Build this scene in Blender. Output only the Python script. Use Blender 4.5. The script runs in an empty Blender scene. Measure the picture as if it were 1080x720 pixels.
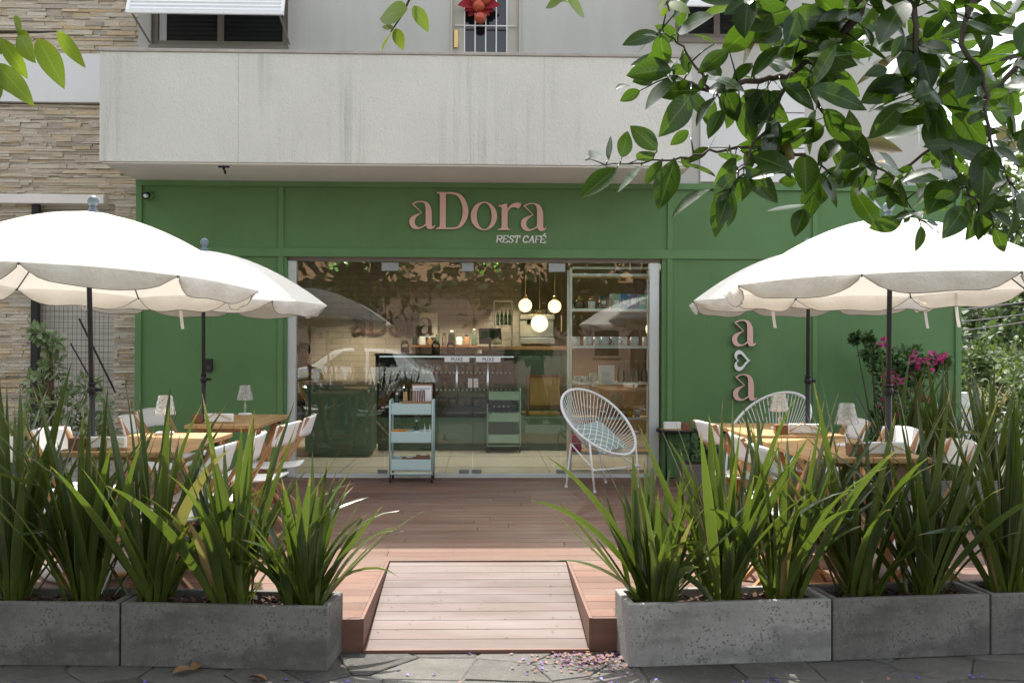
import bpy, math, random
from mathutils import Vector, Matrix, Euler
R = math.radians
PI = math.pi
S = bpy.context.scene
COL = S.collection

# ---------------------------------------------------------------- camera, sky, sun, exposure
CAM_Z = 1.29                      # eye height above the deck (deck top is z = 0, pavement is z = -0.165)
GZ = -0.165
cam = bpy.data.cameras.new("camera")
cam.lens = 35.0
cam.sensor_width = 36.0
cam.clip_end = 2000
camo = bpy.data.objects.new("camera", cam)
COL.objects.link(camo)
S.camera = camo
YAW, PITCH, ROLL = R(1.64), R(0.44), R(0.2)
_f = Vector((math.sin(YAW) * math.cos(PITCH), math.cos(YAW) * math.cos(PITCH), math.sin(PITCH)))
_q = _f.to_track_quat('-Z', 'Y').to_matrix() @ Matrix.Rotation(ROLL, 3, 'Z')
camo.matrix_world = Matrix.Translation((0, 0, CAM_Z)) @ _q.to_4x4()

SUN_EL, SUN_AZ = R(60), R(-10)    # behind the building, a little from the left
W = bpy.data.worlds.new("World")
S.world = W
W.use_nodes = True
nt = W.node_tree
sky = nt.nodes.new('ShaderNodeTexSky')
sky.sky_type = 'NISHITA'
sky.sun_disc = False
sky.sun_elevation = SUN_EL
sky.sun_rotation = SUN_AZ
sky.air_density = 1.0
sky.dust_density = 3.0
sky.ozone_density = 1.0
nt.nodes['Background'].inputs['Strength'].default_value = 0.15
hs = nt.nodes.new('ShaderNodeHueSaturation')      # thin bright cloud: the sky is nearly white
hs.inputs['Saturation'].default_value = 0.30
nt.links.new(sky.outputs[0], hs.inputs['Color'])
nt.links.new(hs.outputs[0], nt.nodes['Background'].inputs['Color'])
sun = bpy.data.lights.new("sun", 'SUN')
sun.energy = 2.9
sun.angle = R(0.6)
sun.color = (1.0, 0.95, 0.87)
suno = bpy.data.objects.new("sun", sun)
sv = Vector((math.sin(SUN_AZ) * math.cos(SUN_EL), math.cos(SUN_AZ) * math.cos(SUN_EL), math.sin(SUN_EL)))
suno.rotation_euler = sv.to_track_quat('Z', 'Y').to_euler()
suno.location = (0, 20, 30)
COL.objects.link(suno)
S.view_settings.view_transform = 'Standard'
S.view_settings.look = 'None'
S.view_settings.exposure = 1.55
S.view_settings.gamma = 1
S.cycles.use_denoising = True
S.cycles.max_bounces = 10
S.cycles.transparent_max_bounces = 16
S.cycles.sample_clamp_indirect = 8


def ray(px, py):
    d = Vector(((px - 540) / 1050, -(py - 360) / 1050, -1))
    return _q @ d


def atY(px, py, Y):
    d = ray(px, py)
    return Vector((0, 0, CAM_Z)) + d * (Y / d.y)


def atZ(px, py, Z):
    d = ray(px, py)
    return Vector((0, 0, CAM_Z)) + d * ((Z - CAM_Z) / d.z)


def XY(px, Y):
    return atY(px, 368, Y).x


def ZY(px, py, Y):
    return atY(px, py, Y).z


def to_px(p):
    c = _q.transposed() @ (Vector(p) - Vector((0, 0, CAM_Z)))
    if c.z > -0.05:
        return (9999, 9999)
    return (540 + 1050 * c.x / -c.z, 360 - 1050 * c.y / -c.z)


# ---------------------------------------------------------------- mesh builder
class MB:
    def __init__(self):
        self.v = []; self.f = []; self.mi = []; self.sm = []; self.uv = []

    def add(self, vs, fs, mi=0, sm=False, uv=None):
        o = len(self.v)
        self.v += [tuple(p) for p in vs]
        self.uv += (uv if uv else [(0, 0)] * len(vs))
        for f in fs:
            self.f.append([i + o for i in f]); self.mi.append(mi); self.sm.append(sm)

    def box(self, x0, x1, y0, y1, z0, z1, mi=0):
        vs = [(x, y, z) for z in (z0, z1) for y in (y0, y1) for x in (x0, x1)]
        self.add(vs, [(0, 2, 3, 1), (4, 5, 7, 6), (0, 1, 5, 4), (2, 6, 7, 3), (0, 4, 6, 2), (1, 3, 7, 5)], mi)

    def obox(self, c, s, rot=None, mi=0):
        c = Vector(c)
        vs = []
        for z in (-.5, .5):
            for y in (-.5, .5):
                for x in (-.5, .5):
                    p = Vector((x * s[0], y * s[1], z * s[2]))
                    if rot is not None: p = rot @ p
                    vs.append(c + p)
        self.add(vs, [(0, 2, 3, 1), (4, 5, 7, 6), (0, 1, 5, 4), (2, 6, 7, 3), (0, 4, 6, 2), (1, 3, 7, 5)], mi)

    def bar(self, p, q, w, h, up=(0, 0, 1), mi=0):
        p, q = Vector(p), Vector(q)
        a = (q - p).normalized()
        s = a.cross(Vector(up))
        if s.length < 1e-4: s = a.cross(Vector((0, 1, 0)))
        s.normalize()
        u = s.cross(a)
        vs = []
        for c in (p, q):
            for (i, j) in ((-1, -1), (1, -1), (1, 1), (-1, 1)):
                vs.append(c + s * (i * w / 2) + u * (j * h / 2))
        self.add(vs, [(0, 3, 2, 1), (4, 5, 6, 7), (0, 1, 5, 4), (1, 2, 6, 5), (2, 3, 7, 6), (3, 0, 4, 7)], mi)

    def tube(self, pts, r, n=8, mi=0, closed=False, cap=True):
        pts = [Vector(p) for p in pts]
        m = len(pts)
        rr = r if isinstance(r, (list, tuple)) else [r] * m
        vs = []
        prev = None
        for i, p in enumerate(pts):
            if closed:
                t = (pts[(i + 1) % m] - pts[i - 1])
            else:
                t = pts[min(i + 1, m - 1)] - pts[max(i - 1, 0)]
            if t.length < 1e-9: t = Vector((0, 0, 1))
            t.normalize()
            if prev is None:
                a = Vector((0, 0, 1)) if abs(t.z) < .9 else Vector((1, 0, 0))
                s = t.cross(a).normalized()
            else:
                s = (prev - t * prev.dot(t))
                if s.length < 1e-6: s = t.orthogonal()
                s.normalize()
            prev = s
            u = t.cross(s)
            for k in range(n):
                an = 2 * PI * k / n
                vs.append(p + (s * math.cos(an) + u * math.sin(an)) * rr[i])
        fs = []
        for i in range(m if closed else m - 1):
            j = (i + 1) % m
            for k in range(n):
                l = (k + 1) % n
                fs.append((i * n + k, i * n + l, j * n + l, j * n + k))
        if not closed and cap:
            fs.append(tuple(reversed(range(n)))); fs.append(tuple(range((m - 1) * n, m * n)))
        self.add(vs, fs, mi, True)

    def lathe(self, prof, c=(0, 0, 0), n=20, mi=0, sm=True, axis=None):
        c = Vector(c)
        vs, fs = [], []
        for (r, z) in prof:
            for k in range(n):
                a = 2 * PI * k / n
                p = Vector((r * math.cos(a), r * math.sin(a), z))
                if axis is not None: p = axis @ p
                vs.append(c + p)
        m = len(prof)
        for i in range(m - 1):
            for k in range(n):
                l = (k + 1) % n
                fs.append((i * n + k, i * n + l, (i + 1) * n + l, (i + 1) * n + k))
        if prof[0][0] > 1e-5: fs.append(tuple(reversed(range(n))))
        if prof[-1][0] > 1e-5: fs.append(tuple(range((m - 1) * n, m * n)))
        self.add(vs, fs, mi, sm)

    def ball(self, c, r, n=14, mi=0, sz=1.0):
        m = max(6, n // 2)
        self.lathe([(max(1e-6, r * math.sin(PI * i / m)), -r * sz * math.cos(PI * i / m)) for i in range(m + 1)], c, n, mi)

    def leaf(self, b, t, nrm, w=.4, curl=.12, fold=.25, seg=6, mi=0, pw=.85):
        b, t = Vector(b), Vector(t)
        a = t - b
        L = a.length
        if L < 1e-5: return
        ad = a / L
        nrm = Vector(nrm)
        nrm = nrm - ad * nrm.dot(ad)
        if nrm.length < 1e-4: nrm = ad.orthogonal()
        nrm.normalize()
        s = ad.cross(nrm)
        vs, uv, fs = [], [], []
        for i in range(seg + 1):
            u = i / seg
            h = w * .5 * L * max(0.0, math.sin(PI * u ** pw)) ** .9
            c = b + a * u + nrm * (curl * L * (u - u * u * 1.4))
            vs += [c - s * h + nrm * h * fold, c, c + s * h + nrm * h * fold]
            uv += [(0, u), (.5, u), (1, u)]
        for i in range(seg):
            k = i * 3
            fs += [(k, k + 1, k + 4, k + 3), (k + 1, k + 2, k + 5, k + 4)]
        self.add(vs, fs, mi, True, uv)

    def prism(self, poly, y0, y1, mi=0):           # polygon in XZ, thickness along Y
        n = len(poly)
        vs = [(p[0], y0, p[1]) for p in poly] + [(p[0], y1, p[1]) for p in poly]
        fs = [tuple(range(n)), tuple(reversed(range(n, 2 * n)))]
        for i in range(n):
            j = (i + 1) % n
            fs.append((i, i + n, j + n, j))
        self.add(vs, fs, mi)

    def build(self, name, mat, parent=None, bevel=0, smooth=None):
        me = bpy.data.meshes.new(name)
        me.from_pydata(self.v, [], self.f)
        me.validate()
        for m in (mat if isinstance(mat, (list, tuple)) else [mat]):
            me.materials.append(m)
        if len(me.polygons) == len(self.f):
            me.polygons.foreach_set('material_index', self.mi)
            me.polygons.foreach_set('use_smooth', self.sm if smooth is None else [smooth] * len(self.f))
        if any(u != (0, 0) for u in self.uv):
            ul = me.uv_layers.new(name='UVMap')
            for lp in me.loops:
                ul.data[lp.index].uv = self.uv[lp.vertex_index]
        me.update()
        o = bpy.data.objects.new(name, me)
        COL.objects.link(o)
        if parent is not None: o.parent = parent
        if bevel:
            b = o.modifiers.new('bevel', 'BEVEL'); b.width = bevel; b.segments = 2; b.limit_method = 'ANGLE'
            b.angle_limit = R(40)
        return o


def tag(o, label=None, cat=None, group=None, kind=None):
    if label: o['label'] = label
    if cat: o['category'] = cat
    if group: o['group'] = group
    if kind: o['kind'] = kind
    return o


def thing(name, label, cat, loc=(0, 0, 0), rz=0, group=None):
    o = bpy.data.objects.new(name, None)
    o.empty_display_size = .1
    COL.objects.link(o)
    o.location = loc
    o.rotation_euler = (0, 0, rz)
    return tag(o, label, cat, group)


def copy_tree(o, parent=None):
    c = o.copy()
    COL.objects.link(c)
    if parent is not None: c.parent = parent
    for ch in list(o.children):
        copy_tree(ch, c)
    return c


# ---------------------------------------------------------------- materials
def newmat(name):
    m = bpy.data.materials.new(name)
    m.use_nodes = True
    t = m.node_tree
    return m, t, t.nodes['Principled BSDF'], t.nodes['Material Output']


def N(t, typ, **kw):
    n = t.nodes.new(typ)
    for k, v in kw.items():
        if k == 'inp':
            for a, b in v.items(): n.inputs[a].default_value = b
        else:
            setattr(n, k, v)
    return n


def mixc(t, fac, a, b, mode='MIX'):
    n = t.nodes.new('ShaderNodeMix')
    n.data_type = 'RGBA'; n.blend_type = mode
    for s, v in ((0, fac), (6, a), (7, b)):
        if hasattr(v, 'is_output'): t.links.new(v, n.inputs[s])
        elif s == 0: n.inputs[0].default_value = v
        else: n.inputs[s].default_value = (*v[:3], 1)
    return n.outputs[2]


def math_(t, op, a, b=None):
    n = t.nodes.new('ShaderNodeMath'); n.operation = op
    for i, v in enumerate((a, b)):
        if v is None: continue
        if hasattr(v, 'is_output'): t.links.new(v, n.inputs[i])
        else: n.inputs[i].default_value = v
    return n.outputs[0]


def coords(t, scale=(1, 1, 1), kind='Object'):
    c = t.nodes.new('ShaderNodeTexCoord')
    mp = t.nodes.new('ShaderNodeMapping')
    mp.inputs['Scale'].default_value = scale
    t.links.new(c.outputs[kind], mp.inputs[0])
    return mp.outputs[0]


def noise(t, vec, scale, detail=4, rough=.55):
    n = N(t, 'ShaderNodeTexNoise', inp={'Scale': scale, 'Detail': detail, 'Roughness': rough})
    t.links.new(vec, n.inputs['Vector'])
    return n.outputs['Fac']


def ramp(t, fac, stops):
    n = t.nodes.new('ShaderNodeValToRGB')
    e = n.color_ramp.elements
    while len(e) < len(stops): e.new(.5)
    for i, (p, c) in enumerate(stops):
        e[i].position = p
        e[i].color = (*c, 1) if isinstance(c, tuple) else (c, c, c, 1)
    t.links.new(fac, n.inputs[0])
    return n.outputs[0]


def bump(t, b, h, strength=.3, dist=.01):
    n = N(t, 'ShaderNodeBump', inp={'Strength': strength, 'Distance': dist})
    t.links.new(h, n.inputs['Height'])
    t.links.new(n.outputs[0], b.inputs['Normal'])


def island(t):
    return t.nodes.new('ShaderNodeNewGeometry').outputs['Random Per Island']


def M(name, col, rough=.5, metal=0, var=.12, ns=6, stretch=(1, 1, 1), bs=None, bstr=.2, bd=.004, isl=0, trans=0, transl=0, spec=.5, emit=0, ecol=None, ior=1.45):
    m, t, b, out = newmat(name)
    b.inputs['Roughness'].default_value = rough
    b.inputs['Metallic'].default_value = metal
    b.inputs['Specular IOR Level'].default_value = spec
    b.inputs['IOR'].default_value = ior
    v = coords(t, stretch)
    c = mixc(t, noise(t, v, ns), [x * (1 - var) for x in col], [min(1, x * (1 + var)) for x in col])
    if isl:
        r = island(t)
        c = mixc(t, 1.0, c, ramp(t, r, [(0, 1 - isl), (1, 1 + isl)]) if isl <= 0 else mixc(t, r, (1 - isl,) * 3, (1, 1, 1)), 'MULTIPLY')
    t.links.new(c, b.inputs['Base Color'])
    if bs: bump(t, b, noise(t, v, bs, 5), bstr, bd)
    if trans: b.inputs['Transmission Weight'].default_value = trans
    if emit:
        b.inputs['Emission Color'].default_value = (*(ecol or col), 1)
        b.inputs['Emission Strength'].default_value = emit
    if transl:
        tr = t.nodes.new('ShaderNodeBsdfTranslucent')
        t.links.new(c, tr.inputs['Color'])
        mx = t.nodes.new('ShaderNodeMixShader')
        mx.inputs[0].default_value = transl
        t.links.new(b.outputs[0], mx.inputs[1]); t.links.new(tr.outputs[0], mx.inputs[2])
        t.links.new(mx.outputs[0], out.inputs[0])
    return m


def leafmat(name, c1, c2, tcol, rough=.35, transl=.35, vein=None, base=None, dead=0.0, tip=False, spec=.5):
    """leaf with island variation, midrib and side veins in leaf UV, light passing through"""
    m, t, b, out = newmat(name)
    r = island(t)
    c = mixc(t, r, c1, c2)
    uvn = t.nodes.new('ShaderNodeTexCoord')
    sep = t.nodes.new('ShaderNodeSeparateXYZ')
    t.links.new(uvn.outputs['UV'], sep.inputs[0])
    du = math_(t, 'ABSOLUTE', math_(t, 'SUBTRACT', sep.outputs[0], .5))
    if vein:
        rib = math_(t, 'LESS_THAN', du, .035)
        sv_ = math_(t, 'SINE', math_(t, 'MULTIPLY', math_(t, 'SUBTRACT', sep.outputs[1], math_(t, 'MULTIPLY', du, .45)), 62.0))
        side = math_(t, 'MULTIPLY', math_(t, 'GREATER_THAN', sv_, .93), .35)
        c = mixc(t, math_(t, 'MAXIMUM', math_(t, 'MULTIPLY', rib, .75), side), c, vein)
    if base:   # paler towards the base of a blade (a real colour of the plant)
        f = ramp(t, sep.outputs[1], [(0.0, 1.0), (0.4, 0.0)])
        c = mixc(t, f, c, base)
    nz = noise(t, coords(t), 9)
    c = mixc(t, .35, c, mixc(t, nz, [x * .6 for x in c1], [x * 1.3 for x in c2]))
    if tip:
        f = math_(t, 'GREATER_THAN', math_(t, 'ADD', sep.outputs[1], math_(t, 'MULTIPLY', math_(t, 'SUBTRACT', r, .5), .12)), .95)
        c = mixc(t, math_(t, 'MULTIPLY', f, .85), c, (.24, .15, .07))
        edge = math_(t, 'GREATER_THAN', du, .44)
        c = mixc(t, math_(t, 'MULTIPLY', edge, .45), c, (.17, .20, .06))
    if dead:
        f = math_(t, 'LESS_THAN', r, dead)
        c = mixc(t, math_(t, 'MULTIPLY', f, .85), c, (.30, .20, .09))
        sp_ = ramp(t, noise(t, coords(t), 26, 3, .6), [(.66, 0.0), (.74, .7)])
        c = mixc(t, sp_, c, (.14, .11, .04))
    t.links.new(c, b.inputs['Base Color'])
    b.inputs['Specular IOR Level'].default_value = spec
    b.inputs['Roughness'].default_value = rough
    tr = t.nodes.new('ShaderNodeBsdfTranslucent')
    tc = mixc(t, .6, tcol, c)
    t.links.new(tc, tr.inputs['Color'])
    mx = t.nodes.new('ShaderNodeMixShader')
    mx.inputs[0].default_value = transl
    t.links.new(b.outputs[0], mx.inputs[1]); t.links.new(tr.outputs[0], mx.inputs[2])
    t.links.new(mx.outputs[0], out.inputs[0])
    return m


def stucco():
    m, t, b, out = newmat('rough_render')
    v = coords(t)
    c0 = t.nodes.new('ShaderNodeTexCoord')
    sp = t.nodes.new('ShaderNodeSeparateXYZ'); t.links.new(c0.outputs['Object'], sp.inputs[0])
    big = noise(t, v, .9, 5, .6)
    c = mixc(t, ramp(t, big, [(.35, 0.0), (.7, 1.0)]), (.80, .785, .725), (.715, .70, .645))
    # drip stains: thin runs that start at the coping and fade, only where the low noise lets them
    runs = noise(t, coords(t, (17, 17, .42)), 1.0, 7, .75)
    where = ramp(t, noise(t, coords(t, (1.1, 1, .25)), 1.3, 3), [(.46, 0.0), (.60, 1.0)])
    rr = math_(t, 'MULTIPLY', ramp(t, runs, [(.47, 0.0), (.72, 1.0)]), where)
    c = mixc(t, math_(t, 'MULTIPLY', rr, .58), c, (.24, .265, .245))
    speck = ramp(t, noise(t, v, 48, 3, .7), [(.60, 0.0), (.78, .4)])
    c = mixc(t, speck, c, (.40, .39, .36))
    t.links.new(c, b.inputs['Base Color'])
    b.inputs['Roughness'].default_value = .92
    h = math_(t, 'ADD', noise(t, coords(t, (1, 1, .6)), 42, 4, .75), math_(t, 'MULTIPLY', noise(t, v, 120, 2), .6))
    bump(t, b, h, .9, .02)
    return m


def greenpaint(name, col, seed):
    """painted board: faint patchiness, dust and rain runs, small scuffs"""
    m, t, b, out = newmat(name)
    v = coords(t)
    n1 = noise(t, v, .8 + seed, 5, .6)
    c = mixc(t, ramp(t, n1, [(.3, 0.0), (.7, 1.0)]), [x * .90 for x in col], [x * 1.10 for x in col])
    runs = noise(t, coords(t, (14, 14, .5)), 1.4, 5, .65)
    c = mixc(t, ramp(t, runs, [(.52, 0.0), (.85, .22)]), c, (.20, .25, .16))
    scuff = ramp(t, noise(t, coords(t, (3, 3, 9)), 7, 4, .7), [(.66, 0.0), (.80, .35)])
    c = mixc(t, scuff, c, (.20, .27, .17))
    t.links.new(c, b.inputs['Base Color'])
    t.links.new(ramp(t, noise(t, v, 3, 4), [(.3, .42), (.7, .62)]), b.inputs['Roughness'])
    b.inputs['Specular IOR Level'].default_value = .35
    bump(t, b, math_(t, 'ADD', noise(t, v, 1.6, 2), math_(t, 'MULTIPLY', noise(t, v, 90, 2), .02)), .25, .03)
    return m


def concrete(name, a, bcol, seed=0.0):
    m, t, b, out = newmat(name)
    v = coords(t)
    n1 = noise(t, v, 2.6, 6, .65)
    n2 = noise(t, v, 14, 5, .6)
    c = mixc(t, ramp(t, n1, [(.34, 0.0), (.66, 1.0)]), a, bcol)
    c = mixc(t, ramp(t, n2, [(.5, 0.0), (.75, .45)]), c, [x * .62 for x in a])
    stain = ramp(t, noise(t, coords(t, (1.4, 1.4, 3.2)), 1.7, 4, .6), [(.50, 0.0), (.60, .5)])
    c = mixc(t, stain, c, [x * .5 for x in a])
    c = mixc(t, ramp(t, noise(t, v, 38, 4, .7), [(.56, 0.0), (.76, .5)]), c, [min(1, x * 1.7) for x in bcol])
    vo = N(t, 'ShaderNodeTexVoronoi', inp={'Scale': 58.0})
    t.links.new(v, vo.inputs['Vector'])
    pitmask = ramp(t, noise(t, v, 5, 4), [(.44, 0.0), (.56, 1.0)])
    pit = math_(t, 'MULTIPLY', math_(t, 'LESS_THAN', vo.outputs['Distance'], .30), pitmask)
    c = mixc(t, math_(t, 'MULTIPLY', pit, .65), c, (.07, .068, .06))
    t.links.new(c, b.inputs['Base Color'])
    b.inputs['Roughness'].default_value = .88
    h = math_(t, 'SUBTRACT', math_(t, 'MULTIPLY', noise(t, v, 70, 4), .4), pit)
    bump(t, b, h, .6, .006)
    return m


def stonemat():
    m, t, b, out = newmat('ledge_stone')
    v = coords(t)
    r = island(t)
    c = ramp(t, r, [(0.0, (.46, .40, .34)), (.2, (.72, .62, .48)), (.45, (.80, .71, .58)), (.62, (.64, .57, .49)), (.8, (.76, .57, .34)), (1.0, (.82, .76, .66))])
    c = mixc(t, ramp(t, noise(t, coords(t, (1, 1, 3)), 9, 6, .7), [(.35, 0.0), (.7, .4)]), c, (.46, .38, .28))
    c = mixc(t, ramp(t, noise(t, v, 30, 4, .7), [(.55, 0.0), (.8, .6)]), c, (.72, .66, .56))
    t.links.new(c, b.inputs['Base Color'])
    b.inputs['Roughness'].default_value = .93
    bump(t, b, math_(t, 'ADD', noise(t, coords(t, (1, 1, 2.2)), 22, 6, .75), noise(t, v, 80, 3)), .9, .018)
    return m


def decking(name='decking', a=(.118, .060, .043), bc=(.235, .130, .093), dust=(.28, .21, .178), amt=.45):
    m, t, b, out = newmat(name)
    v = coords(t, (1.2, 26, 26))
    r = island(t)
    g = noise(t, v, 2.2, 6, .65)
    c = mixc(t, g, a, bc)
    c = mixc(t, 1, c, mixc(t, r, (.72, .72, .74), (1.12, 1.08, 1.05)), 'MULTIPLY')
    dirt = noise(t, coords(t, (.7, 3.0, 1)), 1.6, 5)
    c = mixc(t, ramp(t, dirt, [(.42, 0.0), (.75, amt)]), c, dust)
    t.links.new(c, b.inputs['Base Color'])
    b.inputs['Roughness'].default_value = .5
    b.inputs['Specular IOR Level'].default_value = .22
    groove = noise(t, coords(t, (.8, 130, 1)), 1.5, 2)
    bump(t, b, math_(t, 'ADD', groove, math_(t, 'MULTIPLY', g, .5)), .35, .003)
    return m


def flagstones():
    m, t, b, out = newmat('flagstones')
    v0 = coords(t)
    wob = noise(t, v0, 3.5, 3)
    add = t.nodes.new('ShaderNodeVectorMath'); add.operation = 'ADD'
    sc = t.nodes.new('ShaderNodeVectorMath'); sc.operation = 'SCALE'
    nc = N(t, 'ShaderNodeTexNoise', inp={'Scale': 3.0, 'Detail': 3.0})
    t.links.new(v0, nc.inputs['Vector'])
    t.links.new(nc.outputs['Color'], sc.inputs[0]); sc.inputs['Scale'].default_value = .12
    t.links.new(v0, add.inputs[0]); t.links.new(sc.outputs[0], add.inputs[1])
    vo = N(t, 'ShaderNodeTexVoronoi', feature='DISTANCE_TO_EDGE', inp={'Scale': 2.3})
    vc = N(t, 'ShaderNodeTexVoronoi', inp={'Scale': 2.3})
    t.links.new(add.outputs[0], vo.inputs['Vector']); t.links.new(add.outputs[0], vc.inputs['Vector'])
    sepc = t.nodes.new('ShaderNodeSeparateColor')
    t.links.new(vc.outputs['Color'], sepc.inputs[0])
    c = mixc(t, sepc.outputs[0], (.075, .072, .066), (.135, .129, .12))
    c = mixc(t, ramp(t, noise(t, v0, 7, 6, .7), [(.3, 0.0), (.7, .6)]), c, (.065, .063, .058))
    c = mixc(t, ramp(t, noise(t, v0, 40, 4, .7), [(.5, 0.0), (.8, .5)]), c, (.165, .158, .145))
    joint = ramp(t, vo.outputs['Distance'], [(.008, 1.0), (.03, 0.0)])
    c = mixc(t, joint, c, (.055, .05, .043))
    t.links.new(c, b.inputs['Base Color'])
    b.inputs['Roughness'].default_value = .85
    h = math_(t, 'ADD', math_(t, 'MULTIPLY', joint, -1.0), math_(t, 'MULTIPLY', noise(t, v0, 22, 6, .65), .7))
    bump(t, b, h, .6, .012)
    return m


def slabmat():
    m, t, b, out = newmat('flagstone_slab')
    v = coords(t)
    r = island(t)
    c = ramp(t, r, [(0.0, (.075, .071, .065)), (.35, (.115, .108, .098)), (.7, (.15, .140, .126)), (1.0, (.10, .10, .098))])
    c = mixc(t, ramp(t, noise(t, v, 5, 6, .7), [(.35, 0.0), (.7, .65)]), c, (.062, .058, .053))
    c = mixc(t, ramp(t, noise(t, v, 34, 5, .75), [(.52, 0.0), (.75, .55)]), c, (.20, .19, .172))
    c = mixc(t, ramp(t, noise(t, v, 2.2, 4, .6), [(.55, 0.0), (.68, .5)]), c, (.045, .04, .035))
    t.links.new(c, b.inputs['Base Color'])
    b.inputs['Roughness'].default_value = .88
    b.inputs['Specular IOR Level'].default_value = .3
    bump(t, b, math_(t, 'ADD', noise(t, v, 12, 6, .7), math_(t, 'MULTIPLY', noise(t, v, 90, 3), .3)), .7, .012)
    return m


def glassmat(name, tint=(1, 1, 1), ior=1.5, gain=1.6):
    """sheet glass: clear, with fresnel reflection"""
    m, t, b, out = newmat(name)
    t.nodes.remove(b)
    fr = N(t, 'ShaderNodeFresnel', inp={'IOR': ior})
    tr = t.nodes.new('ShaderNodeBsdfTransparent'); tr.inputs[0].default_value = (*tint, 1)
    gl = t.nodes.new('ShaderNodeBsdfGlossy'); gl.inputs['Roughness'].default_value = 0.0
    mx = t.nodes.new('ShaderNodeMixShader')
    t.links.new(math_(t, 'MINIMUM', math_(t, 'MULTIPLY', fr.outputs[0], gain), 1.0), mx.inputs[0])
    t.links.new(tr.outputs[0], mx.inputs[1]); t.links.new(gl.outputs[0], mx.inputs[2])
    t.links.new(mx.outputs[0], out.inputs[0])
    return m


def wallbrick():
    m, t, b, out = newmat('painted_brick')
    c0 = t.nodes.new('ShaderNodeTexCoord')
    sp = t.nodes.new('ShaderNodeSeparateXYZ'); cb = t.nodes.new('ShaderNodeCombineXYZ')
    t.links.new(c0.outputs['Object'], sp.inputs[0])
    t.links.new(sp.outputs[0], cb.inputs[0]); t.links.new(sp.outputs[2], cb.inputs[1])
    br = N(t, 'ShaderNodeTexBrick', inp={'Scale': 1.0, 'Brick Width': .26, 'Row Height': .085, 'Mortar Size': .006})
    br.inputs['Color1'].default_value = (.36, .32, .27, 1); br.inputs['Color2'].default_value = (.33, .29, .245, 1)
    br.inputs['Mortar'].default_value = (.27, .235, .195, 1)
    t.links.new(cb.outputs[0], br.inputs['Vector'])
    t.links.new(br.outputs['Color'], b.inputs['Base Color'])
    b.inputs['Roughness'].default_value = .8
    bump(t, b, br.outputs['Fac'], -.4, .006)
    return m


def cushionmat():
    m, t, b, out = newmat('trellis_fabric')
    v = coords(t)
    sp = t.nodes.new('ShaderNodeSeparateXYZ'); t.links.new(v, sp.inputs[0])
    p = math_(t, 'ABSOLUTE', math_(t, 'SINE', math_(t, 'MULTIPLY', math_(t, 'ADD', sp.outputs[0], math_(t, 'MULTIPLY', sp.outputs[1], .8)), 42.0)))
    q = math_(t, 'ABSOLUTE', math_(t, 'SINE', math_(t, 'MULTIPLY', math_(t, 'SUBTRACT', sp.outputs[0], math_(t, 'MULTIPLY', sp.outputs[1], .8)), 42.0)))
    f = math_(t, 'LESS_THAN', math_(t, 'MINIMUM', p, q), .2)
    c = mixc(t, f, (.30, .38, .34), (.78, .79, .76))
    t.links.new(c, b.inputs['Base Color']); b.inputs['Roughness'].default_value = .9
    return m


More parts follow.
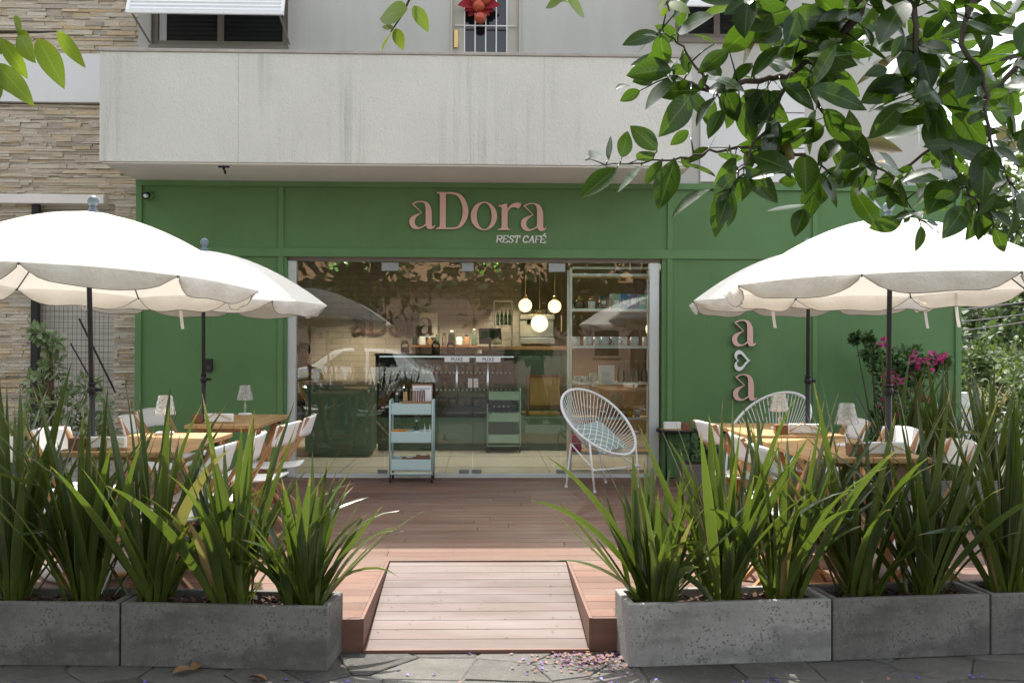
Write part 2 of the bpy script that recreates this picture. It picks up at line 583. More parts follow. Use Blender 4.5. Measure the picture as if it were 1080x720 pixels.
MT = {
    'render': stucco(),
    'soffit': M('soffit_paint', (.82, .78, .74), .85, var=.10, ns=1.6, bs=30, bstr=.15),
    'coping': M('coping', (.40, .37, .34), .8, var=.35, ns=7, bs=40),
    'upper': M('upper_wall_paint', (.52, .51, .47), .85, var=.10, ns=3, stretch=(3, 3, .4), bs=90, bstr=.4, bd=.005),
    'white_wall': M('white_wall_paint', (.74, .74, .73), .8, var=.05, ns=2, bs=50, bstr=.15),
    'green': greenpaint('green_paint', (.108, .218, .080), .3),
    'green_trim': greenpaint('green_trim_paint', (.116, .234, .088), .9),
    'dgreen': M('dark_green_cabinet', (.085, .15, .105), .45, var=.1),
    'stone': stonemat(),
    'alu': M('aluminium', (.60, .64, .63), .35, .3, var=.05),
    'white_metal': M('white_metal', (.87, .87, .86), .4, var=.04),
    'shutter': M('shutter_slat', (.78, .79, .80), .45, var=.05),
    'brown_frame': M('window_frame', (.24, .21, .18), .5, var=.1),
    'darkglass': M('dark_window_glass', (.012, .013, .014), .05, spec=.8, var=0),
    'black': M('black_steel', (.016, .016, .018), .45, var=.1),
    'steel': M('steel', (.62, .63, .64), .25, 1, var=.05),
    'clamp': M('brushed_clamp', (.30, .32, .32), .4, .7, var=.1),
    'deck': decking(),
    'rampdeck': decking('worn_decking', (.105, .072, .064), (.185, .138, .126), (.22, .188, .182), .75),
    'fascia': M('deck_fascia', (.17, .085, .06), .55, var=.3, ns=4, stretch=(1, 8, 8)),
    'flag': flagstones(),
    'slab': slabmat(),
    'asphalt': M('asphalt', (.055, .055, .057), .9, var=.25, ns=30, bs=120, bstr=.5),
    'earth': M('ground_earth', (.12, .11, .075), .95, var=.4, ns=.3),
    'conc': concrete('cast_concrete', (.25, .245, .23), (.36, .35, .33)),
    'conc_dark': concrete('shade_tone_concrete', (.115, .111, .10), (.205, .198, .182)),  # darker copy of the concrete: shade on the planters put into its colour
    'mulch': M('bark_mulch', (.10, .055, .035), .9, var=.5, ns=20, isl=.7),
    'canvas': M('canvas', (.82, .785, .715), .9, var=.03, ns=3, transl=.19, bs=4.5, bstr=.8, bd=.06),
    'piping': M('brown_piping', (.14, .105, .085), .8),
    'pole': M('umbrella_pole', (.030, .033, .040), .4, var=.1),
    'finial': M('grey_plastic', (.13, .17, .21), .45, var=.05),
    'wood': M('table_wood', (.56, .335, .145), .5, var=.35, ns=3, stretch=(18, 1.2, 18), isl=.25),
    'leg_wood': M('chair_wood', (.52, .275, .125), .5, var=.25, ns=3, stretch=(14, 14, 2), isl=.2),
    'white_plastic': M('white_plastic', (.87, .87, .86), .4, var=.03),
    'cream': M('cream_base', (.62, .61, .58), .6, var=.08),
    'brownbox': M('brown_wood_box', (.20, .085, .04), .5, var=.2, ns=8),
    'crystal': M('clear_acrylic', (.93, .93, .92), .08, var=0, trans=.82, ior=1.49),
    'pastel': M('pale_blue_enamel', (.52, .68, .66), .4, var=.04),
    'sage': M('sage_enamel', (.22, .36, .29), .45, var=.05),
    'paper': M('white_paper', (.80, .80, .78), .8, var=.02),
    'kraft': M('kraft_card', (.36, .22, .12), .8, var=.15),
    'pink': M('pink_letter', (.74, .47, .40), .55, var=.04),
    'pink_edge': M('dark_letter_edge', (.09, .065, .05), .6),
    'letter_white': M('white_letter', (.82, .82, .80), .5, var=.02),
    'copper_letter': M('brown_letter', (.13, .055, .035), .5, var=.08),
    'cord': M('white_cord', (.88, .88, .86), .45, var=.03),
    'cushion': cushionmat(),
    'glass': glassmat('shop_glass', (.88, .93, .91), 1.52, 1.75),
    'thin_glass': glassmat('clear_glass', (.95, .97, .96), 1.45, 1.0),
    'brick': wallbrick(),
    'tan': M('tan_wall', (.26, .19, .13), .8, var=.1),
    'ceil': M('ceiling_paint', (.30, .26, .22), .8, var=.05),
    'floor': M('beige_tile', (.70, .64, .55), .25, var=.06, ns=2),
    'globe': M('opal_globe', (1, .8, .5), .4, emit=1.1, ecol=(1, .70, .36), var=0),
    'spotglow': M('spot_glow', (1, .8, .5), .4, emit=10, ecol=(1, .72, .36), var=0),
    'brass': M('brass', (.55, .38, .16), .3, 1),
    'red': M('red_felt', (.26, .012, .018), .85, var=.2),
    'bauble': M('copper_bauble', (.45, .09, .05), .3, .4, var=.3, ns=40),
    'bark': M('branch_bark', (.075, .058, .045), .9, var=.35, ns=18, bs=40, bstr=.6),
    'stake': M('stake_wood', (.23, .15, .09), .85, var=.25),
    'flax': leafmat('flax_leaf', (.010, .022, .006), (.052, .082, .020), (.30, .44, .03), .27, .27, None, (.15, .20, .03), dead=.035, tip=True, spec=.6),
    'ficus': leafmat('fig_leaf', (.005, .019, .005), (.016, .046, .009), (.24, .46, .02), .24, .27, (.12, .19, .05), dead=.015, spec=.35),
    'soft_leaf': leafmat('soft_leaf', (.05, .105, .008), (.11, .17, .012), (.34, .46, .02), .45, .42, (.16, .28, .06)),
    'shrub': leafmat('shrub_leaf', (.030, .075, .018), (.075, .14, .040), (.2, .36, .06), .35, .3),
    'darkshrub': leafmat('dark_shrub_leaf', (.012, .035, .012), (.03, .065, .022), (.08, .16, .03), .4, .2),
    'far_leaf': leafmat('far_leaf', (.018, .042, .012), (.06, .10, .028), (.16, .27, .05), .6, .3),
    'far_leaf_pale': leafmat('pale_far_leaf', (.035, .07, .016), (.085, .13, .03), (.22, .32, .05), .6, .3),
    'bloom': leafmat('magenta_bract', (.42, .03, .16), (.62, .09, .30), (.7, .08, .3), .6, .35),
    'petal': leafmat('fallen_petal', (.13, .06, .19), (.30, .16, .26), (.2, .12, .3), .7, .2),
    'dry': leafmat('dry_petal', (.16, .075, .05), (.36, .20, .14), (.2, .12, .08), .8, .1),
    'dryleaf': M('dry_leaf', (.26, .14, .07), .8, var=.3, ns=14),
    'cable': M('cable', (.03, .03, .035), .5),
    'carwhite': M('car_paint', (.78, .79, .80), .15, var=0, spec=.7),
    'rubber': M('rubber', (.02, .02, .02), .8),
    'pinkwall': M('far_wall_paint', (.26, .185, .16), .85, var=.12),
    'skin': M('skin', (.36, .20, .13), .55, var=.05),
    'yellow': M('yellow_cloth', (.55, .36, .03), .85),
    'greycloth': M('grey_cloth', (.22, .23, .25), .9),
    'hair': M('dark_hair', (.012, .009, .008), .5),
    'leather': M('cane_yellow', (.42, .28, .10), .6, var=.2, ns=40),
    'teal_box': M('teal_box', (.16, .40, .34), .5), 'blue_box': M('blue_box', (.05, .20, .48), .5),
    'purple_box': M('purple_box', (.22, .18, .42), .5), 'mint_box': M('mint_box', (.30, .50, .38), .5),
    'mug': M('speckled_mug', (.72, .74, .77), .35, var=.15, ns=60), 'mug_handle': M('mug_handle', (.28, .10, .11), .4),
    'magenta': M('magenta_bag', (.55, .015, .16), .6), 'wicker': M('wicker', (.36, .22, .11), .8, var=.3, ns=60),
    'bottle': M('dark_bottle', (.02, .03, .015), .15), 'label': M('bottle_label', (.7, .7, .68), .7),
    'orange': M('orange_pack', (.75, .34, .02), .6), 'lime': M('lime_cap', (.25, .55, .04), .5),
    'cake': M('cake', (.42, .24, .11), .7, var=.4, ns=30, isl=.5), 'dark': M('dark_recess', (.02, .02, .02), .8),
    'hedge': M('low_wall_paint', (.66, .68, .68), .8, var=.08),
    'mesh_back': M('shutter_paint', (.62, .58, .51), .7, var=.1, ns=2),
}
rng = random.Random(7)

# ---------------------------------------------------------------- ground, road, pavement, deck
YF = 10.0                         # facade plane
m = MB(); m.add([(-600, -600, GZ - .02), (600, -600, GZ - .02), (600, 600, GZ - .02), (-600, 600, GZ - .02)], [(0, 1, 2, 3)])
tag(m.build('ground', MT['earth']), kind='structure')
m = MB(); m.add([(-60, -2.6, GZ - .006), (60, -2.6, GZ - .006), (60, 9.9, GZ - .006), (-60, 9.9, GZ - .006)], [(0, 1, 2, 3)])
tag(m.build('pavement', MT['flag']), kind='structure')
# broken flagstones laid in a crazy pattern where the pavement is seen: each slab has its own outline, height and tilt
prg = random.Random(31)
seeds = []
for iy in range(11):
    for ix in range(34):
        seeds.append((-5.6 + ix * .34 + prg.uniform(-.15, .15) + .17 * (iy % 2), 1.9 + iy * .29 + prg.uniform(-.13, .13)))
slabs = MB()
for i, (sx_, sy_) in enumerate(seeds):
    poly = [(sx_ - .5, sy_ - .5), (sx_ + .5, sy_ - .5), (sx_ + .5, sy_ + .5), (sx_ - .5, sy_ + .5)]
    for j, (qx, qy) in enumerate(seeds):
        if j == i or abs(qx - sx_) > 1.0 or abs(qy - sy_) > 1.0: continue
        nx, ny = qx - sx_, qy - sy_
        ln = math.hypot(nx, ny); nx /= ln; ny /= ln
        lim = ln / 2 - .0045
        out_ = []
        for k in range(len(poly)):
            p0, p1 = poly[k], poly[(k + 1) % len(poly)]
            d0 = (p0[0] - sx_) * nx + (p0[1] - sy_) * ny - lim
            d1 = (p1[0] - sx_) * nx + (p1[1] - sy_) * ny - lim
            if d0 <= 0: out_.append(p0)
            if (d0 < 0) != (d1 < 0):
                u = d0 / (d0 - d1); out_.append((p0[0] + (p1[0] - p0[0]) * u, p0[1] + (p1[1] - p0[1]) * u))
        poly = out_
        if len(poly) < 3: break
    if len(poly) < 3: continue
    fine = []
    for k in range(len(poly)):
        p0, p1 = poly[k], poly[(k + 1) % len(poly)]
        L_ = math.hypot(p1[0] - p0[0], p1[1] - p0[1]); nseg = max(1, int(L_ / .06))
        for q in range(nseg):
            u = q / nseg
            jx, jy = (prg.uniform(-.004, .004), prg.uniform(-.004, .004)) if q else (0, 0)
            fine.append((p0[0] + (p1[0] - p0[0]) * u + jx, p0[1] + (p1[1] - p0[1]) * u + jy))
    hz, tx, ty = prg.uniform(-.002, .003), prg.uniform(-.008, .008), prg.uniform(-.008, .008)
    zf = lambda x, y: GZ + hz + (x - sx_) * tx + (y - sy_) * ty
    n_ = len(fine)
    inn = [(sx_ + (x - sx_) * .965, sy_ + (y - sy_) * .965) for x, y in fine]
    vs = [(x, y, GZ - .02) for x, y in fine] + [(x, y, zf(x, y) - .004) for x, y in fine] + [(x, y, zf(x, y)) for x, y in inn]
    fs = [tuple(range(2 * n_, 3 * n_))]
    for k in range(n_):
        l = (k + 1) % n_
        fs += [(k, l, n_ + l, n_ + k), (n_ + k, n_ + l, 2 * n_ + l, 2 * n_ + k)]
    slabs.add(vs, fs)
tag(slabs.build('pavement_slabs', MT['slab']), kind='structure')
m = MB(); m.box(-60, 60, -2.75, -2.6, GZ - .14, GZ + .004)
tag(m.build('kerb', MT['conc'], bevel=.01), kind='structure')
m = MB(); m.add([(-60, -10.5, GZ - .012), (60, -10.5, GZ - .012), (60, -2.75, GZ - .012), (-60, -2.75, GZ - .012)], [(0, 1, 2, 3)])
tag(m.build('road', MT['asphalt']), kind='structure')

DL, DR, DF = -3.75, 4.75, 4.82    # deck left, right, front
RL, RR, RB = -.585, .53, 6.16     # ramp left, right, back
deck = MB()
P0, GAP = .142, .005
y = DF
while y < 10.02:
    y1 = min(y + P0, 10.03)
    if y1 <= RB + .02:
        spans = [(DL, RL), (RR, DR)]
    else:
        spans = [(DL, DR)]
    for (a, b_) in spans:
        cuts = [a]
        x = a + rng.uniform(1.2, 2.6)
        while x < b_ - .8:
            cuts.append(x); x += rng.uniform(1.6, 2.6)
        cuts.append(b_)
        for i in range(len(cuts) - 1):
            deck.box(cuts[i] + .001, cuts[i + 1] - .001, y, y1 - GAP, -.024, rng.uniform(-.0012, 0))
    y += P0
dko = deck.build('deck', MT['deck'], bevel=.0025)
tag(dko, kind='structure')
m = MB()
y = DF
while y < 7.6:
    x = DL + .2
    while x < DR:
        if not (y < RB and RL - .02 < x < RR + .02):
            for dy in (.03, .107):
                m.add([(x + .0042 * math.cos(k * PI / 3), y + dy + .0042 * math.sin(k * PI / 3), .0009) for k in range(6)], [tuple(range(6))])
        x += .42
    y += P0
tag(m.build('deck_screws', MT['black']), kind='structure')
m = MB()
m.box(DL, RL - .001, DF - .022, DF - .002, GZ, -.004); m.box(RR + .001, DR, DF - .022, DF - .002, GZ, -.004)
m.box(RL - .002, RL + .016, DF - .02, RB, GZ, -.003); m.box(RR - .016, RR + .002, DF - .02, RB, GZ, -.003)
m.box(DL - .02, DL - .002, DF, 10, GZ, -.004); m.box(DR + .002, DR + .02, DF, 10, GZ, -.004)
m.box(DL, DR, RB + .02, 10.0, GZ + .02, -.03, 0)
tag(m.build('deck_fascia', MT['fascia'], bevel=.002), kind='structure')
m = MB()
n = 11
yb, yt, zb, zt = 4.80, RB - .008, GZ + .016, -.004
for i in range(n):
    a0 = i / n; a1 = (i + 1) / n - .0035
    ya, yc = yb + (yt - yb) * a0, yb + (yt - yb) * a1
    za, zc = zb + (zt - zb) * a0, zb + (zt - zb) * a1
    x0, x1 = RL + .02, RR - .02
    m.add([(x0, ya, za - .02), (x1, ya, za - .02), (x1, yc, zc - .02), (x0, yc, zc - .02),
           (x0, ya, za), (x1, ya, za), (x1, yc, zc), (x0, yc, zc)],
          [(0, 3, 2, 1), (4, 5, 6, 7), (0, 1, 5, 4), (1, 2, 6, 5), (2, 3, 7, 6), (3, 0, 4, 7)])
m.box(RL + .016, RR - .016, 4.778, 4.799, GZ, GZ + .018, 1)
tag(m.build('ramp', [MT['rampdeck'], MT['fascia']], bevel=.002), kind='structure')

# ---------------------------------------------------------------- cafe building
def wall_holes(mb, x0, x1, z0, z1, y0, y1, holes):
    xs = sorted({x0, x1, *[h[0] for h in holes], *[h[1] for h in holes]})
    zs = sorted({z0, z1, *[h[2] for h in holes], *[h[3] for h in holes]})
    for i in range(len(xs) - 1):
        j = 0
        while j < len(zs) - 1:
            cx = (xs[i] + xs[i + 1]) / 2
            def inh(k): 
                cz = (zs[k] + zs[k + 1]) / 2
                return any(h[0] < cx < h[1] and h[2] < cz < h[3] for h in holes)
            if inh(j): j += 1; continue
            k = j
            while k + 1 < len(zs) - 1 and not inh(k + 1): k += 1
            mb.box(xs[i], xs[i + 1], y0, y1, zs[j], zs[k + 1])
            j = k + 1


FL, FR = XY(143, YF), XY(1013, YF)
ZT = ZY(500, 192, YF)             # top of the green front = soffit height
BLD = thing('cafe_building', 'two storey cafe with green shopfront under a rough white balcony', 'building', (0, YF, 0))
def bpart(mb, name, mat, bevel=0, parent=None):
    o = mb.build(name, mat, None, bevel)
    o.parent = parent or BLD
    if o.parent is BLD: o.matrix_parent_inverse = Matrix.Translation((0, -YF, 0))
    return o
SL, SR = XY(302, YF), XY(698, YF)
SZ = ZY(500, 271, YF)
m = MB(); wall_holes(m, FL, FR, GZ, ZT, YF, YF + .16, [(SL, SR, GZ - .1, SZ)])
bpart(m, 'facade_panel', MT['green'])
tr = MB()
bw, pr = .052, .022
zmid = ZY(300, 266, YF)
for px in (296, 706, 859):
    x = XY(px, YF)
    segs = [(GZ + .14, zmid - .045), (zmid + .045, ZT - .065)]
    for (a, b_) in segs: tr.box(x - bw / 2, x + bw / 2, YF - pr, YF - .001, a, b_)
for x in (FL + .03, FR - .03):
    tr.box(x - .03, x + .03, YF - pr - .004, YF - .001, GZ + .14, ZT - .065)
tr.box(FL + .061, FR - .061, YF - pr, YF - .001, zmid - .045, zmid + .045)
tr.box(FL, FR, YF - pr - .01, YF - .001, ZT - .065, ZT - .003)
tr.box(FL + .061, SL, YF - pr, YF - .001, GZ + .02, GZ + .138); tr.box(SR, FR - .061, YF - pr, YF - .001, GZ + .02, GZ + .138)
bpart(tr, 'trim', MT['green_trim'], .004)
# side, upper wall, roof
ROOF = 6.05
UR = XY(995, YF)
wl = atY(158, 47, YF); wr = atY(303, 47, YF)
dl, dr_ = XY(476, YF), XY(546, YF)
w2l, w2r = XY(712, YF), XY(802, YF)
ztopw = 5.55
holes = [(wl.x, wr.x, wl.z, ztopw), (dl, dr_, ZT + .15, 5.5), (w2l, w2r, ZY(750, 40, YF), ztopw)]
m = MB(); wall_holes(m, FL, UR, ZT, ROOF, YF + .02, YF + .2, holes)
bpart(m, 'upper_wall', MT['upper'])
m = MB()
m.box(XY(738, YF), XY(848, YF), YF - .012, YF + .019, ZT + .02, ZT + .36); m.box(XY(738, YF), XY(848, YF), YF - .012, YF + .019, ZT + .372, ZT + .72)
m.box(XY(738, YF), XY(848, YF), YF - .012, YF + .019, ZT + .732, ZT + 1.05)
bpart(m, 'wall_board', MT['white_wall'], .004)
m = MB()
m.box(FL, FL + .18, YF + .2, 17, GZ, ROOF); m.box(UR - .18, UR, YF + .2, 17, ZT, ROOF); m.box(FR - .18, FR, YF + .16, 17, GZ, ZT)
m.box(FL + .18, UR - .18, 16.8, 17, GZ, ROOF)
bpart(m, 'side_wall', MT['upper'])
m = MB(); m.box(FL - .05, UR + .05, YF - .02, 17.05, ROOF, ROOF + .15); bpart(m, 'roof', MT['coping'], .01)
m = MB(); m.box(FL, FR, YF + .2, 16.8, ZT - .15, ZT - .005); bpart(m, 'floor_slab', MT['soffit'])
# balcony
BY = 9.06
BL_, BR_ = XY(103, BY), XY(729, BY)
BT = ZY(105, 54, BY)
m = MB()
m.box(BL_, BR_, BY, BY + .14, ZT, BT); m.box(BL_, BL_ + .14, BY + .14, YF + .02, ZT, BT); m.box(BR_ - .14, BR_, BY + .14, YF + .02, ZT, BT)
bal = bpart(m, 'balcony', MT['render'], .008)
m = MB(); m.box(BL_ + .14, BR_ - .14, BY + .14, YF + .019, ZT + .003, ZT + .14); s_ = m.build('balcony_floor', MT['soffit'], bal)
m = MB(); m.box(BL_ - .012, BR_ + .012, BY - .014, BY + .155, BT + .001, BT + .03); m.box(BL_ - .012, BL_ + .15, BY + .156, YF + .015, BT + .001, BT + .03)
m.box(BR_ - .15, BR_ + .012, BY + .156, YF + .015, BT + .001, BT + .03)
m.build('coping', MT['coping'], bal, .005)
m = MB(); m.box(BL_ + .02, BR_ - .02, BY + .02, YF - .034, ZT - .012, ZT - .002); m.build('soffit', MT['soffit'], bal)
# thin stain joints down the parapet
for px, jw in ((250, .0014), (573, .001)):
    m = MB(); m.box(XY(px, BY) - jw, XY(px, BY) + jw, BY - .0015, BY - .0005, ZT + .01, BT); m.build('render_joint', MT['coping'], bal)
dpp = atY(233, 173, BY)
m = MB(); m.tube([(dpp.x, BY + .1, ZT - .01), (dpp.x, BY + .1, ZT - .05)], .012); m.tube([(dpp.x - .05, BY + .1, ZT - .022), (dpp.x + .05, BY + .1, ZT - .022)], .009)
m.tube([(dpp.x + .01, BY + .1, ZT - .05), (dpp.x + .012, BY + .1, ZT - .085)], .012)
m.build('drain_spout', MT['black'], bal)


def window(x0, x1, z0, z1, ndiv):
    fr = MB()
    yy = YF + .06
    t_ = .06
    fr.box(x0 - .012, x1 + .012, YF - .015, YF + .01, z0 - .05, z0 - .002)
    fr.box(x0, x0 + t_, yy, yy + .06, z0, z1); fr.box(x1 - t_, x1, yy, yy + .06, z0, z1)
    fr.box(x0 + t_, x1 - t_, yy, yy + .06, z0, z0 + t_); fr.box(x0 + t_, x1 - t_, yy, yy + .06, z1 - t_, z1)
    for i in range(1, ndiv):
        x = x0 + (x1 - x0) * i / ndiv
        fr.box(x - .03, x + .03, yy, yy + .06, z0 + t_, z1 - t_)
    w = bpart(fr, 'window', MT['brown_frame'], .003)
    g = MB(); g.box(x0 + t_, x1 - t_, yy + .03, yy + .036, z0 + t_, z1 - t_); g.build('pane', MT['darkglass'], w)
    c = MB()
    for i in range(6):
        xx = x0 + .07 + i * .012
        c.box(xx, xx + .009, yy + .015, yy + .028, z0 + t_, z1 - t_)
    c.build('curtain', MT['white_wall'], w)
    # slatted blind swung out at the bottom
    sh = MB()
    ns = 26
    ztop, zbot, out = z1 + .03, z0 + .19, .42
    for i in range(ns):
        a, b_ = i / ns, (i + 1) / ns
        ya, yb_ = YF - .03 - out * a, YF - .03 - out * b_
        za, zb_ = ztop + (zbot - ztop) * a, ztop + (zbot - ztop) * b_
        mid = ((ya + yb_) / 2 - .014, (za + zb_) / 2 - .004)
        sh.add([(x0 - .05, ya, za), (x1 + .03, ya, za), (x1 + .03, mid[0], mid[1]), (x0 - .05, mid[0], mid[1]), (x1 + .03, yb_, zb_), (x0 - .05, yb_, zb_)],
               [(0, 1, 2, 3), (3, 2, 4, 5)])
    so = sh.build('shutter', MT['shutter'], w)
    rl = MB()
    e = YF - .03 - out
    rl.bar((x0 - .06, YF - .03, ztop), (x0 - .06, e, zbot), .03, .03); rl.bar((x1 + .04, YF - .03, ztop), (x1 + .04, e, zbot), .03, .03)
    rl.box(x0 - .075, x1 + .055, e - .02, e + .012, zbot - .03, zbot + .004)
    rl.build('shutter_rail', MT['white_metal'], w)
    for (xa, xb) in ((x0 - .03, x0), (x1 + .01, x1 + .02)):
        ar = MB(); ar.bar((xa, e + .02, zbot - .02), (xb, YF - .001, zbot - .17), .014, .014); ar.build('shutter_arm', MT['brown_frame'], w)
    return w


w1 = window(wl.x, wr.x, wl.z, ztopw, 2)
w1['label'] = 'wide brown framed window with white slatted blind'
window(w2l, w2r, ZY(750, 40, YF), ztopw, 2)
# balcony door with white iron grille
fr = MB(); y0 = YF + .05
z0, z1 = ZT + .15, 5.5
fr.box(dl, dl + .12, y0, y0 + .08, z0, z1); fr.box(dr_ - .12, dr_, y0, y0 + .08, z0, z1); fr.box(dl + .12, dr_ - .12, y0, y0 + .08, z1 - .1, z1)
fr.box(dl - .02, dl - .001, YF - .005, y0, z0, z1); fr.box(dr_ + .001, dr_ + .02, YF - .005, y0, z0, z1)
door = bpart(fr, 'balcony_door', M('door_paint', (.50, .47, .40), .6, var=.06), .004)
g = MB(); g.box(dl + .12, dr_ - .12, y0 + .05, y0 + .06, z0, z1 - .1); g.build('pane', MT['darkglass'], door)
g = MB()
for k in range(5):
    x = dl + .12 + (dr_ - dl - .24) * k / 4
    g.tube([(x, y0 - .02, z0), (x, y0 - .02, z1)], .007, 6)
for zz in (z0 + .3, BT + .14, 4.55, z1 - .1):
    g.tube([(dl + .02, y0 - .02, zz), (dr_ - .02, y0 - .02, zz)], .007, 6)
for k in (0, 2, 4):
    x = dl + .12 + (dr_ - dl - .24) * k / 4
    for s in (-1, 1):
        pts = [(x + s * (.008 + .022 * math.sin(u * PI)) , y0 - .02, BT + .05 + .08 * (u)) for u in [i / 8 for i in range(9)]]
        pts = [(x + s * .028 * abs(2 * u - 1), y0 - .02, BT + .075 + .06 * (u - .5)) for u in [i / 6 for i in range(7)]]
        g.tube(pts, .005, 5)
g.build('grille', MT['white_metal'], door)
g = MB(); hp = atY(476.5, 40, YF); g.box(dl + .012, dl + .055, y0 - .02, y0 - .001, hp.z - .09, hp.z + .09); g.build('lock_plate', MT['brass'], door, .003)

# shop glass front ------------------------------------------------------------
GY = YF + .10
f = MB()
jl, jr = XY(313, GY), XY(684, GY)
f.box(SL + .001, jl, GY - .06, GY + .03, .0, SZ - .045)
f.box(jr, SR - .02, GY - .06, GY + .03, .0, SZ - .045)
f.box(jl, jr, GY - .03, GY + .03, -.02, .03)
SF = bpart(f, 'shopfront_frame', MT['alu'], .004)
hd = MB(); hd.box(SL + .001, SR - .001, GY - .05, GY + .04, SZ - .044, SZ - .001); hd.build('head_rail', MT['brown_frame'], SF, .003)
seams = [jl, XY(406, GY), XY(499, GY), XY(592, GY), jr]
for i in (0, 3):
    g = MB(); g.box(seams[i] + .003, seams[i + 1] - .003, GY - .005, GY + .005, .032, SZ - .046)
    g.build('glass_panel', MT['glass'], SF)
for i in (1, 2):
    g = MB(); g.box(seams[i] + .003, seams[i + 1] - .003, GY - .005, GY + .005, .034, SZ - .048)
    d = bpart(g, 'glass_door', MT['glass'])
    hx = XY(482 if i == 1 else 514.5, GY)
    za, zb = ZY(482, 425, GY), ZY(482, 383, GY)
    h = MB(); h.tube([(hx, GY - .05, za), (hx, GY - .05, zb)], .012, 10)
    for zz in (za + .05, zb - .05): h.tube([(hx, GY - .006, zz), (hx, GY - .05, zz)], .007, 8)
    h.build('handle', MT['steel'], d)
    sx0, sx1 = (XY(469, GY), XY(495, GY)) if i == 1 else (XY(502, GY), XY(528, GY))
    s0, s1 = ZY(480, 381.6, GY), ZY(480, 376, GY)
    p = MB(); p.box(sx0, sx1, GY - .0075, GY - .0056, s0, s1); ps = p.build('push_sign', MT['paper'], d)
    cu = bpy.data.curves.new('lettering', 'FONT'); cu.body = 'PUXE'; cu.size = .05; cu.align_x = 'CENTER'; cu.extrude = .0005; cu.materials.append(MT['black'])
    to = bpy.data.objects.new('lettering', cu); COL.objects.link(to)
    me = bpy.data.meshes.new_from_object(to.evaluated_get(bpy.context.evaluated_depsgraph_get()))
    bpy.data.objects.remove(to); bpy.data.curves.remove(cu)
    to = bpy.data.objects.new('lettering', me); COL.objects.link(to)
    to.location = ((sx0 + sx1) / 2, GY - .0085, s0 + .010); to.rotation_euler = (R(90), 0, 0)
    to.parent = ps
    lk = MB(); lx0, lx1 = (XY(493.5, GY), XY(498.4, GY)) if i == 1 else (XY(499.4, GY), XY(504.5, GY))
    lk.box(lx0, lx1, GY - .022, GY - .006, ZY(499, 409, GY), ZY(499, 399, GY)); lk.build('lock', MT['steel'], d, .004)
for px, w_ in ((411, .17), (493, .12), (587, .17)):
    x = XY(px, GY)
    c = MB(); c.box(x - w_ / 2, x + w_ / 2, GY - .016, GY - .006, SZ - .14, SZ - .046); c.build('clamp', MT['clamp'], SF, .006)
for px in (404, 490, 503, 592):
    x = XY(px, GY)
    c = MB(); c.box(x - .05, x + .05, GY - .02, GY - .006, .031, .075); c.build('clamp', MT['clamp'], SF, .006)

# interior shell
m = MB(); m.add([(FL + .18, YF + .05, -.004), (FR - .18, YF + .05, -.004), (FR - .18, 16.8, -.004), (FL + .18, 16.8, -.004)], [(0, 1, 2, 3)])
for k in range(6):
    xx = -2.6 + k * 1.1
    m.box(xx, xx + .006, YF + .14, 16.7, -.003, -.001, 1)
for k in range(5):
    yy = 10.9 + k * 1.1
    m.box(FL + .2, FR - .2, yy, yy + .006, -.0034, -.0014, 1)
tag(m.build('floor', [MT['floor'], MT['conc_dark']]), kind='structure')
IY = 14.6
m = MB(); m.box(-3.2, .55, IY, IY + .1, 0, 2.62); bpart(m, 'feature_wall', MT['brick'])
for (a, b_, c_, d_) in ((.551, 4.4, IY + .6, IY + .7), (.5, .55, IY + .101, IY + .6), (-3.3, -3.201, YF + .3, IY + .1), (3.0, 3.1, YF + .3, IY + .599)):
    m = MB(); m.box(a, b_, c_, d_, 0, 2.62); bpart(m, 'interior_wall', MT['tan'])
m = MB(); m.box(-3.2, 3.05, YF + .25, IY + .6, 2.62, 2.7); bpart(m, 'ceiling', MT['ceil'])

# ---------------------------------------------------------------- neighbour's stone wall
SY = 10.22
STW = thing('stone_wall', 'tan ledge stone wall of the neighbouring house with a white band', 'wall', (-5, SY, 0))
def spart(mb, name, mat, bevel=0):
    o = mb.build(name, mat, STW, bevel); o.matrix_parent_inverse = Matrix.Translation((5, -SY, 0)); return o
m = MB()
z = GZ
gx0, gx1 = XY(40, SY), XY(121, SY)
ztopg = ZY(60, 216, SY)
bz0, bz1 = ZY(50, 109, SY), ZY(50, 58, SY)
while z < 6.2:
    h = rng.choice((.016, .020, .026, .030, .036, .046))
    x = -6.2 + rng.uniform(0, .3)
    while x < FL - .012:
        l = rng.choice((rng.uniform(.06, .2), rng.uniform(.15, .45)))
        x1 = min(x + l, FL - .012)
        segs = [(x, x1)]
        if z < ztopg and x1 > gx0 and x < gx1:
            segs = []
            if x < gx0 - .03: segs.append((x, gx0))
            if x1 > gx1 + .03: segs.append((gx1, x1))
        if not (bz0 - .02 < z < bz1 - .03):
            for (a, b_) in segs:
                if b_ - a < .02: continue
                o_ = rng.uniform(0, .028)
                e = [rng.uniform(-.006, .006) for _ in range(4)]
                vs = [(a, SY + .12, z), (b_ - .003, SY + .12, z), (b_ - .003, SY + .12, z + h - .003), (a, SY + .12, z + h - .003),
                      (a, SY - o_ + e[0], z), (b_ - .003, SY - o_ + e[1], z), (b_ - .003, SY - o_ + e[2], z + h - .003), (a, SY - o_ + e[3], z + h - .003)]
                m.add(vs, [(4, 5, 6, 7), (0, 4, 7, 3), (1, 2, 6, 5), (3, 7, 6, 2), (0, 1, 5, 4)])
        x = x1
    z += h
spart(m, 'stone_cladding', MT['stone'])
m = MB(); m.box(-6.2, gx0 - .001, SY + .121, SY + .3, GZ, 6.2); m.box(gx1 + .001, FL - .01, SY + .121, SY + .3, GZ, 6.2); m.box(gx0 - .001, gx1 + .001, SY + .121, SY + .3, ztopg, 6.2)
spart(m, 'backing_wall', MT['coping'])
